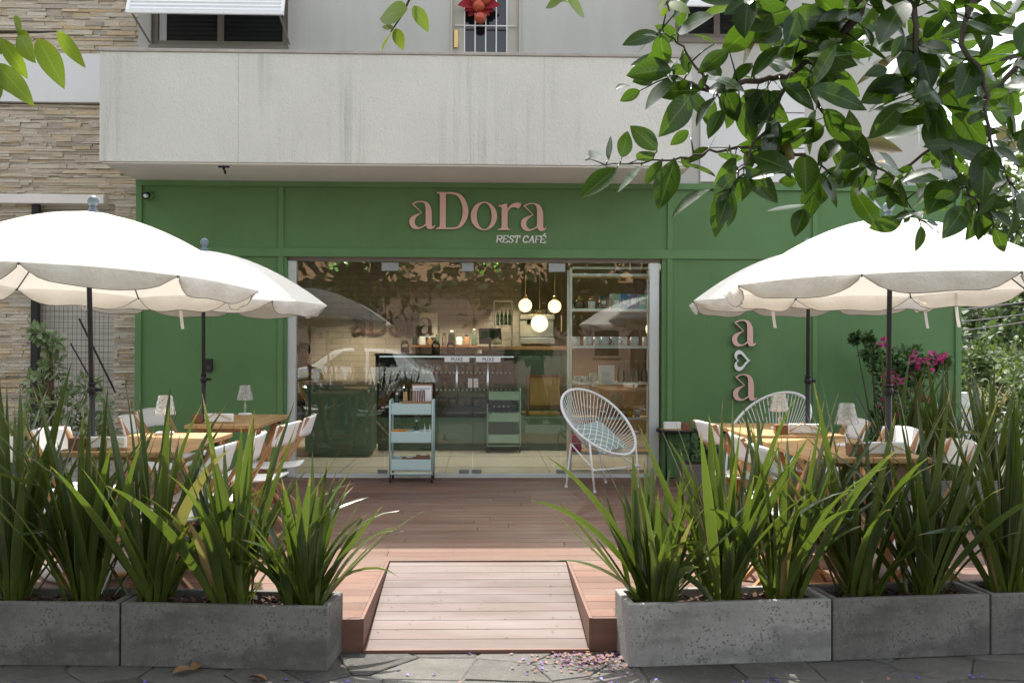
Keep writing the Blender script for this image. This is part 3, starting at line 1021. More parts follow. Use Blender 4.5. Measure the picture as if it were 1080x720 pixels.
m = MB(); m.box(-6.2, FL - .03, SY - .06, SY + .1, bz0, bz1); spart(m, 'white_band', MT['white_wall'], .004)
m = MB(); m.box(-6.2, XY(112, SY), SY - .10, SY + .12, ztopg, ztopg + .09); spart(m, 'lintel', MT['soffit'], .006)
m = MB()
z = GZ
while z < ztopg - .002:
    m.box(gx0 + .002, gx1 - .002, SY + .10, SY + .118, z, z + .068); z += .07
m.box(gx0 - .0, gx1 + .0, SY + .1185, SY + .16, GZ, ztopg - .002)  # backing added to stop sun showing through the slat gaps
spart(m, 'roller_shutter', MT['mesh_back'], .004)
MG = thing('mesh_gate', 'dark welded wire mesh gate in the stone wall with a black post', 'gate', (XY(80, SY), SY - .02, GZ))
m = MB()
gw = (gx1 - gx0)
k = 0
while k * .045 < gw - .05:
    m.tube([(-gw / 2 + .03 + k * .045, .03, 0), (-gw / 2 + .03 + k * .045, .03, ztopg - GZ - .05)], .0019, 4, cap=False); k += 1
k = 0
while k * .06 < ztopg - GZ - .06:
    m.tube([(-gw / 2 + .02, .034, .03 + k * .06), (gw / 2 - .02, .034, .03 + k * .06)], .0019, 4, cap=False); k += 1
m.build('wire_mesh', MT['black'], MG)
m = MB(); m.box(-gw / 2 - .04, -gw / 2 + .03, -.05, .02, 0, ztopg - GZ - .005); m.build('post', MT['black'], MG, .004)
m = MB(); m.bar((gw / 2 - .35, .01, 1.75), (gw / 2 + .02, .01, 1.0), .016, .016); m.bar((-.05, .01, 1.5), (gw / 2 - .04, .01, .8), .012, .012)
m.build('brace', MT['black'], MG)

# ---------------------------------------------------------------- sign letters (outlines in sign units, traced once, built as real raised letters)
def cat(pts, n=5, corners=()):
    """closed smooth outline through pts, with sharp points at the given indices"""
    out = []
    m_ = len(pts)
    P = [Vector(p) for p in pts]
    for i in range(m_):
        p0, p1, p2, p3 = P[i - 1], P[i], P[(i + 1) % m_], P[(i + 2) % m_]
        t1 = Vector((0, 0)) if i in corners else (p2 - p0) * .5
        t2 = Vector((0, 0)) if (i + 1) % m_ in corners else (p3 - p1) * .5
        if i in corners: t1 = (p2 - p1) * .6
        if (i + 1) % m_ in corners: t2 = (p2 - p1) * .6
        for k in range(n):
            u = k / n
            h = (2 * u ** 3 - 3 * u * u + 1) * p1 + (u ** 3 - 2 * u * u + u) * t1 + (-2 * u ** 3 + 3 * u * u) * p2 + (u ** 3 - u * u) * t2
            out.append((h.x, h.y))
    return out


A_OUT = cat([(92, 165), (122, 149), (160, 145), (196, 155), (216, 180), (226, 220), (227, 300), (233, 314), (249, 303), (243, 321), (222, 332), (199, 329), (188, 310), (165, 323), (135, 333), (104, 330), (85, 312), (77, 285), (85, 258), (110, 240), (156, 224)], 5, (0, 8, 12, 20))
A_IN = cat([(185, 190), (178, 165), (156, 153), (130, 156), (106, 168), (162, 224), (136, 243), (118, 264), (113, 287), (121, 309), (141, 320), (165, 313), (185, 298)], 5, (0, 4, 5, 12))
D_OUT = cat([(260, 85), (370, 85), (412, 97), (446, 130), (465, 178), (470, 215), (463, 258), (441, 298), (411, 323), (372, 332), (255, 332), (257, 323), (275, 318), (280, 308), (280, 108), (275, 97), (261, 93)], 5, (0, 1, 9, 10, 11, 13, 14, 16))
D_IN = cat([(320, 97), (350, 97), (385, 106), (412, 131), (428, 175), (432, 215), (427, 256), (412, 294), (390, 316), (350, 322), (320, 322)], 5, (0, 1, 9, 10))
O_OUT = [(574 + 88 * math.cos(a), 243 + 95 * math.sin(a)) for a in [2 * PI * i / 48 for i in range(48)]]
O_IN = [(576 + 50 * math.cos(a), 243 + 87 * math.sin(a)) for a in [2 * PI * i / 48 for i in range(48)]]
R_OUT = cat([(670, 172), (728, 157), (732, 196), (744, 176), (767, 159), (792, 152), (824, 155), (817, 178), (802, 192), (788, 186), (765, 184), (745, 196), (732, 216), (732, 312), (738, 325), (750, 329), (750, 336), (668, 336), (670, 328), (687, 323), (692, 312), (692, 192), (687, 182), (671, 180)], 5, (0, 1, 2, 6, 8, 12, 13, 15, 16, 17, 18, 20, 21, 23))


def shape_obj(name, contours, thick, mats, parent, loc, fmap):
    """flat outline(s) -> mesh with thickness along Y; faces get front material, sides the edge material"""
    cu = bpy.data.curves.new('tmp', 'CURVE'); cu.dimensions = '2D'; cu.fill_mode = 'BOTH'; cu.extrude = thick / 2
    for c in contours:
        sp = cu.splines.new('POLY'); sp.points.add(len(c) - 1); sp.use_cyclic_u = True
        for i, p in enumerate(c):
            q = fmap(p); sp.points[i].co = (q[0], q[1], 0, 1)
    to = bpy.data.objects.new('tmp', cu); COL.objects.link(to)
    me = bpy.data.meshes.new_from_object(to.evaluated_get(bpy.context.evaluated_depsgraph_get()))
    bpy.data.objects.remove(to); bpy.data.curves.remove(cu)
    me.name = name
    me.materials.clear()
    for mm in mats: me.materials.append(mm)
    for p in me.polygons:
        p.material_index = 0 if abs(p.normal.z) > .5 else min(1, len(mats) - 1)
        p.use_smooth = False
    o = bpy.data.objects.new(name, me); COL.objects.link(o)
    o.rotation_euler = (R(90), 0, 0)
    o.location = loc
    o.parent = parent
    return o


LET = {'a': [A_OUT, A_IN], 'D': [D_OUT, D_IN], 'o': [O_OUT, O_IN], 'r': [R_OUT]}
U = 1 / 6.353 / 105.0             # sign unit -> metres on the facade


def a_dora(root, k, mats, thick, y):
    items = [('a', 0), ('D', 0), ('o', 0), ('r', 0), ('a', 744)]
    for ch, off in items:
        fm = lambda p, off=off: ((p[0] + off - 534) * U * k, (332 - p[1] - (8 if off else 0)) * U * k)
        o = shape_obj('letter', LET[ch], thick, mats, root, (0, y, 0), fm)


sp0 = atY(420 + 534 / 6.353, 190 + 332 / 6.353, YF)
SIGN = thing('shop_sign', 'pink serif lettering reading aDora on the green fascia', 'sign', (sp0.x, YF, sp0.z))
a_dora(SIGN, 1.0, [MT['pink'], MT['pink_edge']], .03, -.018)

# small slanted slab lettering REST CAFÉ
STROKES = {
    'R': [[(0, 0), (0, 1)], [(0, 1), (.42, 1), (.55, .88), (.55, .65), (.42, .52), (0, .52)], [(.3, .52), (.58, 0)], [(-.12, 0), (.14, 0)], [(.5, 0), (.7, 0)], [(-.12, 1), (0, 1)]],
    'E': [[(0, 0), (0, 1)], [(-.1, 1), (.52, 1), (.52, .8)], [(0, .52), (.38, .52)], [(-.1, 0), (.54, 0), (.54, .2)]],
    'S': [[(.5, .75), (.5, .92), (.3, 1), (.1, .93), (.05, .75), (.15, .58), (.4, .45), (.52, .28), (.45, .08), (.25, 0), (.05, .06), (.02, .25)]],
    'T': [[(.3, 0), (.3, 1)], [(0, .78), (0, 1), (.6, 1), (.6, .78)], [(.15, 0), (.45, 0)]],
    'C': [[(.58, .7), (.58, .86), (.38, 1), (.15, .92), (.02, .65), (.02, .35), (.15, .08), (.38, 0), (.58, .15)]],
    'A': [[(.02, 0), (.34, 1), (.62, 0)], [(.14, .34), (.52, .34)], [(-.08, 0), (.14, 0)], [(.5, 0), (.74, 0)]],
    'F': [[(0, 0), (0, 1)], [(-.1, 1), (.52, 1), (.52, .8)], [(0, .5), (.38, .5)], [(-.12, 0), (.16, 0)]],
}
STROKES['É'] = STROKES['E'] + [[(.2, 1.14), (.4, 1.34)]]
t0, t1 = atY(420 + 660 / 6.353, 190 + 418 / 6.353, YF), atY(420 + 985 / 6.353, 190 + 375 / 6.353, YF)
SUB = thing('sign_lettering', 'small white slanted lettering reading REST CAFÉ below the pink name', 'sign', (t0.x, YF, t0.z))
hh = (t1.z - t0.z)
x = 0.0
word = 'REST CAFÉ'
adv = {'R': .80, 'E': .72, 'S': .70, 'T': .80, ' ': .30, 'C': .78, 'A': .84, 'F': .68, 'É': .6}
tot = sum(adv[c] for c in word)
kx = (t1.x - t0.x) / tot
for ch in word:
    if ch != ' ':
        m = MB()
        for st in STROKES[ch]:
            for i in range(len(st) - 1):
                (ax, az), (bx, bz) = st[i], st[i + 1]
                pa = Vector(((x + ax) * kx + az * hh * .18, 0, az * hh)); pb = Vector(((x + bx) * kx + bz * hh * .18, 0, bz * hh))
                dd = (pb - pa).normalized() * .003
                w_ = .0125 if abs(az - bz) > abs(ax - bx) * .7 else .008
                m.bar(pa - dd, pb + dd, .014 - .0004 * i, w_, (0, 0, 1) if abs(dd.z) < abs(dd.x) else (1, 0, 0))
        o = m.build('letter', MT['letter_white'], SUB); o.location = (0, -.008, 0)
    x += adv[ch]

# wall monogram: a, heart, a
for i, (px, py, lab) in enumerate(((783.5, 365, 'raised pink letter a above the white heart on the green wall'), (784.5, 422, 'raised pink letter a below the white heart on the green wall'))):
    p = atY(px, py, YF)
    r_ = thing('wall_letter', lab, 'letter', (p.x, YF, p.z), group='pink letters on the green wall')
    fm = lambda q: ((q[0] - 163) * U * .95, (332 - q[1]) * U * .95)
    shape_obj('letter_face', LET['a'], .035, [MT['pink'], MT['pink_edge']], r_, (0, -.03, 0), fm)
hc = atY(780.5, 380, YF)
hp_o = []
for k in range(48):
    a = 2 * PI * k / 48
    hx_ = 16 * math.sin(a) ** 3; hz_ = 13 * math.cos(a) - 5 * math.cos(2 * a) - 2 * math.cos(3 * a) - math.cos(4 * a)
    hp_o.append((-hz_ / 16, hx_ / 16))     # lying on its side, point to the right
hp_i = [(p[0] * .66 + .02, p[1] * .62) for p in hp_o]
hr = thing('wall_heart', 'white outline heart lying sideways between two pink letters', 'letter', (hc.x, YF, hc.z))
shape_obj('heart_outline', [hp_o, hp_i], .03, [MT['letter_white'], MT['pink_edge']], hr, (0, -.03, 0), lambda q: (q[0] * .092, q[1] * .105))

# camera, intercom, wreath
p = atY(157, 206, YF)
r_ = thing('security_camera', 'small dark dome camera high on the green wall', 'camera', (p.x, YF, p.z))
m = MB(); m.lathe([(.05, 0), (.05, .03), (.03, .035)], axis=Matrix.Rotation(R(90), 3, 'X')); m.build('mount', MT['green_trim'], r_)
m = MB(); m.tube([(0, -.03, 0), (.012, -.085, -.01), (.022, -.15, -.025)], [.026, .034, .036], 14); m.build('housing', MT['black'], r_)
m = MB(); m.lathe([(.001, .002), (.02, .003), (.027, 0)], (.0226, -.1535, -.0258), 14, axis=Matrix.Rotation(R(82), 3, 'X')); m.build('lens', MT['steel'], r_)
p = atY(221, 385, YF)
r_ = thing('intercom', 'black rectangular intercom box on the green wall', 'intercom', (p.x, YF, p.z))
m = MB(); m.box(-.035, .035, -.035, -.001, -.065, .065); m.build('housing', MT['black'], r_, .006)
m = MB(); m.box(-.02, .02, -.0375, -.0355, -.045, -.005); m.build('keypad', M('keypad', (.05, .05, .055), .3), r_)
p = atY(505, 12, YF - .1)
r_ = thing('christmas_wreath', 'red bow with copper baubles hanging on the balcony door', 'wreath', (p.x, YF - .02, p.z))
m = MB()
for k in range(9):
    a = R(-30 + 240 * k / 8 + 180)
    m.leaf((0, -.02, .1), (.26 * math.cos(a) * (1 if k % 2 else .8), -.03 - .02 * (k % 3), .1 + .16 * math.sin(a)), (0, -1, .3), .6, .2, .3)
m.build('bow', MT['red'], r_); r_.scale = (.82, .82, .82)
for (bx, bz, rr) in ((.0, .07, .078), (.075, .15, .07), (-.05, .17, .065), (.018, -.075, .073)):
    m = MB(); m.ball((bx, -.085, bz), rr, 18); m.tube([(bx, -.085, bz + rr), (bx, -.085, bz + rr + .025)], .015, 8); m.build('bauble', MT['bauble'], r_)

# ---------------------------------------------------------------- planters with flax
def planter(label, pa, pb, depth=.30, h=.29, mat='conc', group='concrete planters along the pavement'):
    """pa, pb: ground points of the front lower edge (left, right)"""
    pa, pb = Vector(pa), Vector(pb)
    d = pb - pa; L = d.length
    rz = math.atan2(d.y, d.x)
    r_ = thing('planter', label, 'planter', pa, rz, group)
    t_ = .035
    m = MB()
    g = .004
    m.box(g, L - g, 0, t_, 0, h); m.box(g, L - g, depth - t_, depth, 0, h)
    m.box(g, g + t_, t_, depth - t_, 0, h); m.box(L - g - t_, L - g, t_, depth - t_, 0, h)
    m.build('trough', MT[mat], r_, .007)
    m = MB(); m.box(g + t_, L - g - t_, t_, depth - t_, .02, h - .05); m.build('soil', MT['mulch'], r_)
    m = MB()
    for k in range(int(L * 260)):
        c = (rng.uniform(.05, L - .05), rng.uniform(.05, depth - .05), h - .045 + rng.uniform(0, .028))
        m.obox(c, (rng.uniform(.012, .045), rng.uniform(.01, .02), rng.uniform(.004, .01)), Euler((rng.uniform(-.6, .6), rng.uniform(-.6, .6), rng.uniform(0, 3))).to_matrix())
    o = m.build('bark_chips', MT['mulch'], r_); o['kind'] = 'stuff'
    return r_


def flax(label, base, n=34, h=.95, seed=0, lean=(0, 0), spread=1.0, group='flax plants in the planters', special=()):
    rg = random.Random(seed)
    m = MB()
    for k in range(n):
        az = rg.uniform(0, 2 * PI)
        f = rg.random()
        tilt = R(2 + 36 * f ** 1.15 * spread)
        L = h * rg.uniform(.55, 1.15) * (1.0 - .12 * f)
        w = rg.uniform(.013, .0225)
        dirh = Vector((math.cos(az), math.sin(az), 0)) + Vector((lean[0], lean[1], 0)) * .8
        if dirh.length < .2: dirh = Vector((math.cos(az), math.sin(az), 0))
        dirh.normalize()
        p = Vector((rg.gauss(0, .03), rg.gauss(0, .022), 0)) + dirh * .025
        bend = R(rg.choice((1, 1, 2, 3, 5, 8, 13, 20)) * (0.6 + .7 * f)) * spread
        blade(m, p, dirh, tilt, bend, L, w, rg)
    for (az, tilt, bend, L) in special:
        a = R(az)
        blade(m, Vector((0, 0, 0)), Vector((math.cos(a), math.sin(a), 0)), R(tilt), R(bend), L, .022, rg)
    o = m.build('flax_plant', MT['flax'])
    o.location = base
    return tag(o, label, 'plant', group)


def blade(m, p, dirh, tilt, bend, L, w, rg):
    seg = 9
    side = Vector((-dirh.y, dirh.x, 0))
    tw = rg.uniform(-.7, .7)
    vs, uv, fs = [], [], []
    ang = tilt
    kink, ku = (R(rg.uniform(35, 95)), rg.uniform(.5, .8)) if rg.random() < .06 else (0, 2)
    q = p.copy()
    for i in range(seg + 1):
        u = i / seg
        if i:
            ang = tilt + bend * (u ** 2.2) * 1.9 + (kink if u > ku else 0)
            q = q + (dirh * math.sin(ang) + Vector((0, 0, 1)) * math.cos(ang)) * (L / seg)
        ww = w * (.55 + .75 * min(1, u * 2.6)) if u < .35 else w * 1.22 * (1 - ((u - .35) / .65) ** 2.1) + .0006
        up = dirh * math.cos(ang) - Vector((0, 0, 1)) * math.sin(ang)
        s = side * math.cos(tw * (.4 + u)) + up * math.sin(tw * (.4 + u))
        nn = up * math.cos(tw * (.4 + u)) - side * math.sin(tw * (.4 + u))
        vs += [q - s * ww - nn * ww * .42, q.copy(), q + s * ww - nn * ww * .42]
        uv += [(0, u), (.5, u), (1, u)]
    for i in range(seg):
        k = i * 3
        fs += [(k, k + 1, k + 4, k + 3), (k + 1, k + 2, k + 5, k + 4)]
    m.add(vs, fs, 0, True, uv)


gl = lambda px, py: atZ(px, py, GZ)
g0, g1, g2 = gl(-110, 701), gl(126, 702.5), gl(346, 708)
planter('dark toned grey concrete planter at the left, cut by the photo edge', g0, g1, mat='conc_dark')
planter('long grey concrete planter ending just left of the ramp', g1, g2, mat='conc_dark')
h0, h1, h2, h3 = gl(662, 704), gl(878, 697), gl(1045, 690.5), gl(1215, 686)
planter('pale concrete planter just right of the wooden ramp', h0, h1, mat='conc')
planter('concrete planter with a dark patch, second from the ramp at right', h1, h2, mat='conc_dark')
planter('concrete planter at the right edge of the photo', h2, h3, mat='conc_dark')


def on_planter(px, A, B, back=.15):
    """point in the soil of a planter whose front edge runs A-B, under pixel column px"""
    d = (B - A).normalized(); nrm = Vector((-d.y, d.x, 0))
    A2, B2 = A + nrm * back, B + nrm * back
    lo, hi = -.5, 1.5
    for _ in range(40):
        mid = (lo + hi) / 2
        if to_px(A2.lerp(B2, mid) + Vector((0, 0, .25)))[0] < px: lo = mid
        else: hi = mid
    return A2.lerp(B2, lo) + Vector((0, 0, .235))


specs = [(16, g0, g1, 46, 1.06, 0, .95, 'tall dark flax clump at the left photo edge', ()),
         (92, g0, g1, 46, 1.05, .05, .95, 'tall flax clump, second from the left edge', ()),
         (163, g1, g2, 46, 1.0, .0, 1.0, 'tall flax clump at the left end of the long planter', ()),
         (246, g1, g2, 46, .98, .1, 1.0, 'tall flax clump in the middle of the long left planter', ()),
         (322, g1, g2, 60, .70, .15, 1.1, 'low bright flax clump arching towards the ramp from the left', ((5, 30, 32, .62), (10, 45, 40, .5), (15, 24, 30, .66))),
         (690, h0, h1, 66, .70, -.15, 1.15, 'low bright flax clump arching left beside the ramp', ((180, 34, 22, .8), (172, 52, 22, .55), (186, 26, 14, .9))),
         (765, h0, h1, 48, .98, 0, .9, 'upright tall flax clump in the pale planter, right of the low one', ()),
         (824, h0, h1, 46, .97, 0, .95, 'tall flax clump at the right end of the pale planter', ()),
         (905, h1, h2, 48, 1.02, 0, .95, 'tall dark flax clump over the planter with a dark patch', ()),
         (976, h1, h2, 48, 1.02, 0, .95, 'dark flax clump left of the last planter joint at right', ()),
         (1062, h2, h3, 50, 1.04, .05, .95, 'tall flax clump at the right photo edge', ())]
for i, (px, A, B, n, h, ln, sprd, lab, spc) in enumerate(specs):
    flax(lab, on_planter(px, A, B), n, h, 100 + i, (ln, 0), sprd, special=spc)
# side rows further back on the deck
sp_ = planter('low concrete planter on the deck at the far right with flax', (3.05, 7.55, 0), (4.2, 7.55, 0), mat='conc_dark', group='concrete planters on the deck')
for i, (x, y_, lab) in enumerate(((3.25, 7.7, 'flax clump behind the right chairs, left of three'), (3.6, 7.7, 'flax clump behind the right chairs, middle of three'), (3.98, 7.7, 'flax clump behind the right chairs, right of three'))):
    flax(lab, (x, y_, .235), 34, .98, 300 + i, spread=.8, group='flax plants at the deck edge')
planter('low concrete planter on the deck at the far left with flax', (-3.7, 6.5, 0), (-2.98, 6.5, 0), mat='conc_dark', group='concrete planters on the deck')
flax('yellowish flax clump behind the left chairs by the stone wall', (-3.12, 6.65, .235), 30, .85, 320, spread=.8, group='flax plants at the deck edge')

# ---------------------------------------------------------------- umbrellas
def umbrella(label, px, Y, tilt=(0, 0), rot=0, top=2.13, Rr=.99, strap=(0,)):
    r_ = thing('parasol', label, 'parasol', (XY(px, Y), Y, 0), 0, 'white parasols on the deck')
    T = Euler((tilt[1], tilt[0], 0)).to_matrix()
    apex = Vector((0, 0, top - .07))
    drop = .40
    def pos(ang, t_, mid):          # ang absolute, mid: -1..1 across the gore
        k = math.cos(PI / 8) / math.cos(mid * PI / 8)
        k = k * (1 - .035 * (1 - mid * mid) * t_) if True else 1
        rr = Rr * t_ * (1 + (k - 1) * min(1, t_ * 1.3))
        z = -drop * (t_ ** 1.75) - .02 * (1 - mid * mid) * t_ * (1 - t_) * 2 + .012 * (1 - mid * mid) * t_
        return Vector((rr * math.cos(ang), rr * math.sin(ang), z))
    c = MB(); val = MB(); pip = MB()
    NT, NM = 12, 10
    rg = random.Random(int(px))
    for g_ in range(8):
        a0 = rot + g_ * PI / 4
        vs, fs = [], []
        for i in range(NT + 1):
            for j in range(NM + 1):
                mid = -1 + 2 * j / NM
                vs.append(apex + T @ pos(a0 + (mid + 1) / 2 * PI / 4, .02 + .98 * i / NT, mid))
        for i in range(NT):
            for j in range(NM):
                q = i * (NM + 1) + j
                fs.append((q, q + NM + 1, q + NM + 2, q + 1))
        c.add(vs, fs, 0, True)
        vs, fs = [], []
        edge = []
        NJ = 14; NV = 5
        ph = rg.uniform(0, 6)
        for i in range(NV + 1):
            for j in range(NJ + 1):
                mid = -1 + 2 * j / NJ
                an = a0 + (mid + 1) / 2 * PI / 4
                b0 = pos(an, 1.0, mid)
                dep = .102 * (1 - .72 * abs(mid) ** 5) + .006 * math.sin(ph + 5 * mid)
                u = i / NV
                rad = Vector((math.cos(an), math.sin(an), 0))
                inn = (-.035 * u * u + .012 * u) + .010 * math.sin(ph + 9 * mid) * u
                mid2 = mid * (1 - .055 * u)     # the flap's ends draw in a little: a slit opens at each rib
                b1 = pos(a0 + (mid2 + 1) / 2 * PI / 4, 1.0, mid2)
                p = b1 + rad * (inn + .002) - Vector((0, 0, dep * u))
                p = apex + T @ p
                vs.append(p)
                if i == NV: edge.append(p)
        side0 = [vs[i * (NJ + 1)] for i in range(NV + 1)]
        side1 = [vs[i * (NJ + 1) + NJ] for i in range(NV + 1)]
        for i in range(NV):
            for j in range(NJ):
                q = i * (NJ + 1) + j
                fs.append((q, q + NJ + 1, q + NJ + 2, q + 1))
        val.add(vs, fs, 0, True)
        pip.tube(side0 + edge[1:-1] + list(reversed(side1)), .0019, 5)
    co = c.build('canopy', MT['canvas'], r_)
    val.build('valance', MT['canvas'], r_)
    pip.build('piping', MT['piping'], r_)
    for g_ in range(8):
        a = rot + g_ * PI / 4
        m = MB()
        m.tube([apex + T @ (pos(a, t_, -1) - Vector((0, 0, .012))) for t_ in (.03, .25, .5, .75, 1.0)], .0045, 6)
        hubz = -.36
        m.tube([apex + T @ Vector((.02 * math.cos(a), .02 * math.sin(a), hubz)), apex + T @ (pos(a, .52, -1) - Vector((0, 0, .014)))], .004, 6)
        m.build('rib', MT['pole'], r_)
    m = MB()
    m.tube([(0, 0, 1.0), apex + T @ Vector((0, 0, -.36)), apex + T @ Vector((0, 0, .02))], .0145, 12)
    m.tube([(0, 0, .1), (0, 0, 1.06)], .019, 12)
    m.build('pole', MT['pole'], r_)
    m = MB(); m.ball((0, 0, 1.05), .03, 14); m.tube([(.02, 0, 1.05), (.06, 0, 1.05)], .011, 10); m.lathe([(.022, 0), (.024, .01), (.022, .02)], (0, 0, 1.075), 14)
    m.build('locking_knob', MT['black'], r_)
    m = MB()
    tp = apex + T @ Vector((0, 0, .012))
    m.lathe([(.035, -.012), (.03, .0), (.018, .012), (.018, .03)], tp, 16); m.ball(tp + Vector((0, 0, .055)), .032, 16)
    m.build('finial', MT['finial'], r_)
    m = MB()
    m.lathe([(.24, 0), (.255, .02), (.25, .06), (.20, .10), (.06, .125), (.04, .14), (.035, .24), (.024, .245)], (0, 0, .002), 28)
    m.build('base', MT['cream'], r_)
    m = MB()
    for a in strap:
        q = apex + T @ (pos(a, .97, 0) - Vector((0, 0, .03)))
        m.add([q + Vector((s * .011 + .004 * i * i * .3, .004 * math.sin(i), -.055 * i)) for i in range(5) for s in (-1, 1)],
              [(2 * i, 2 * i + 1, 2 * i + 3, 2 * i + 2) for i in range(4)], 0, True)
    m.build('strap', MT['canvas'], r_)
    return r_


umbrella('front left white parasol, nearest the left photo edge', 97, 5.75, (R(2.2), R(-2.2)), R(-90 + 2.5), Rr=.95, strap=(R(-150),))
umbrella('rear left white parasol standing near the shop glass', 215, 7.75, (R(1), R(0)), R(-90), top=2.11, Rr=.95, strap=(R(-85),))
umbrella('front right white parasol under the overhanging fig leaves', 937, 5.75, (R(-.8), R(-1)), R(-90 + 15), top=2.13, Rr=.99, strap=(R(40),))
umbrella('rear right white parasol beside the bougainvillea', 852, 7.75, (R(-.5), R(0)), R(-90 + 13), top=2.14, Rr=.98, strap=(R(-22), R(-125)))

# ---------------------------------------------------------------- tables and folding chairs
def table(label, x0, x1, y0, y1, group='wooden folding tables', proto=[None]):
    cx, cy = (x0 + x1) / 2, (y0 + y1) / 2
    w, l = x1 - x0, y1 - y0
    r_ = thing('folding_table', label, 'table', (cx, cy, 0), 0, group)
    m = MB(); n_ = 6
    for k in range(n_):
        a = -w / 2 + w * k / n_
        m.box(a + .0015, a + w / n_ - .0015, -l / 2, l / 2, .722, .75)
    m.build('tabletop', MT['wood'], r_, .004)
    m = MB()
    for s in (-1, 1): m.box(-w / 2 + .03, w / 2 - .03, s * l * .36 - .02, s * l * .36 + .02, .69, .721)
    m.build('cleat', MT['leg_wood'], r_, .003)
    for s in (-1, 1):
        m = MB(); m.bar((s * (w / 2 - .05), -l * .33, .705), (s * (w / 2 - .05), l * .36, 0), .026, .05, (1, 0, 0)); m.build('leg', MT['leg_wood'], r_, .003)
        m = MB(); m.bar((s * (w / 2 - .085), l * .33, .705), (s * (w / 2 - .085), -l * .36, 0), .026, .05, (1, 0, 0)); m.build('leg', MT['leg_wood'], r_, .003)
    m = MB(); m.tube([(-w / 2 + .04, l * .33, .07), (w / 2 - .04, l * .33, .07)], .014); m.tube([(-w / 2 + .04, -l * .33, .07), (w / 2 - .04, -l * .33, .07)], .014)
    m.build('stretcher', MT['leg_wood'], r_)
    m = MB()
    for s in (-1, 1):
        for q in (-1, 1): m.box(s * (w / 2 - .06) - .02, s * (w / 2 - .06) + .02, q * l * .33 - .02, q * l * .33 + .02, .69, .715)
    m.build('bracket', MT['black'], r_)
    return r_


TL1 = (-2.19, -1.60, 5.22, 6.42)
TL2 = (-2.10, -1.58, 7.05, 8.2)
TR1 = (1.66, 2.26, 4.95, 6.05)
TR2 = (1.68, 2.30, 6.25, 7.3)
table('wooden folding table nearest the camera on the left', *TL1)
table('wooden folding table at the left beside the rear parasol', *TL2)
table('wooden folding table nearest the camera on the right', *TR1)
table('wooden folding table at the right in front of the string chair', *TR2)


def chair(label):
    r_ = thing('folding_chair', label, 'chair', (0, 0, 0), 0, 'white and wood folding chairs')
    hw = .2
    # seat: white shell, slightly dished
    def shell(x0, x1, nx, f, t_, ny=8):
        m = MB(); vs, fs = [], []
        for side in (0, 1):
            for i in range(nx + 1):
                for j in range(ny + 1):
                    u, v = i / nx, -1 + 2 * j / ny
                    p, nn = f(u, v)
                    vs.append(Vector(p) + Vector(nn) * (t_ * side))
        K = (nx + 1) * (ny + 1)
        for i in range(nx):
            for j in range(ny):
                q = i * (ny + 1) + j
                fs.append((q, q + 1, q + ny + 2, q + ny + 1)); fs.append((K + q, K + q + ny + 1, K + q + ny + 2, K + q + 1))
        for i in range(nx):
            for j in (0, ny):
                q = i * (ny + 1) + j
                fs.append((q, q + ny + 1, K + q + ny + 1, K + q) if j == 0 else (q, K + q, K + q + ny + 1, q + ny + 1))
        for j in range(ny):
            q = j; fs.append((q, K + q, K + q + 1, q + 1))
            q = nx * (ny + 1) + j; fs.append((q, q + 1, K + q + 1, K + q))
        m.add(vs, fs, 0, True)
        return m
    m = shell(0, 0, 8, lambda u, v: ((-.17 + .39 * u, v * (hw - .005), .448 - .018 * math.sin(PI * u) - .008 * (1 - v * v) + (.01 if u > .9 else 0)), (0, 0, 1)), .011)
    m.build('seat', MT['white_plastic'], r_, 0)
    def bk(u, v):
        z = .665 + .145 * u - .014 * v * v * u
        x = -.205 - (z - .64) * .30 + .045 * abs(v) ** 2.5 - .012
        return (x, v * (hw + .028), z), (-.96, 0, -.28)
    shell(0, 0, 6, bk, .009, 12).build('backrest', MT['white_plastic'], r_)
    for s in (-1, 1):
        m = MB(); m.bar((-.245, s * (hw + .004), .80), (.215, s * (hw + .004), 0), .022, .038, (0, 1, 0)); m.build('leg', MT['leg_wood'], r_, .003)
        m = MB(); m.bar((.17, s * (hw - .03), .44), (-.235, s * (hw - .03), 0), .022, .036, (0, 1, 0)); m.build('leg', MT['leg_wood'], r_, .003)
    m = MB(); m.tube([(.15, -hw, .113), (.15, hw, .113)], .011); m.tube([(-.17, -hw + .03, .07), (-.17, hw - .03, .07)], .011); m.tube([(-.02, -hw, .42), (-.02, hw, .42)], .009)
    m.build('stretcher', MT['leg_wood'], r_)
    return r_


cs = [(-2.34, 5.4, 4, 'folding chair at the left photo edge by the near left table'),
      (-2.38, 6.05, -5, 'folding chair left of the near left table, second from camera'),
      (-2.32, 7.25, 6, 'folding chair on the wall side of the rear left table, nearer one'),
      (-2.42, 7.98, -12, 'folding chair on the wall side of the rear left table, beside the parasol pole'),
      (-1.55, 5.1, 176, 'folding chair on the ramp side of the near left table, closest to the camera'),
      (-1.52, 5.72, 184, 'folding chair on the ramp side of the near left table, second in the row'),
      (-1.50, 6.6, 174, 'folding chair on the ramp side of the rear left table, third in the row'),
      (-1.50, 7.32, 183, 'folding chair on the ramp side of the rear left table, last in the row'),
      (1.66, 5.1, 2, 'folding chair on the ramp side of the near right table, closest to the camera'),
      (1.70, 5.7, -4, 'folding chair on the ramp side of the near right table, next to last'),
      (1.74, 6.75, 6, 'folding chair on the ramp side of the rear right table, near the round side table'),
      (2.36, 5.35, 172, 'folding chair behind the right flax, turned to the near right table'),
      (2.42, 6.2, 186, 'folding chair between the front right parasol pole and the bougainvillea'),
      (2.40, 6.95, 178, 'folding chair on the far side of the rear right table')]
ch0 = None
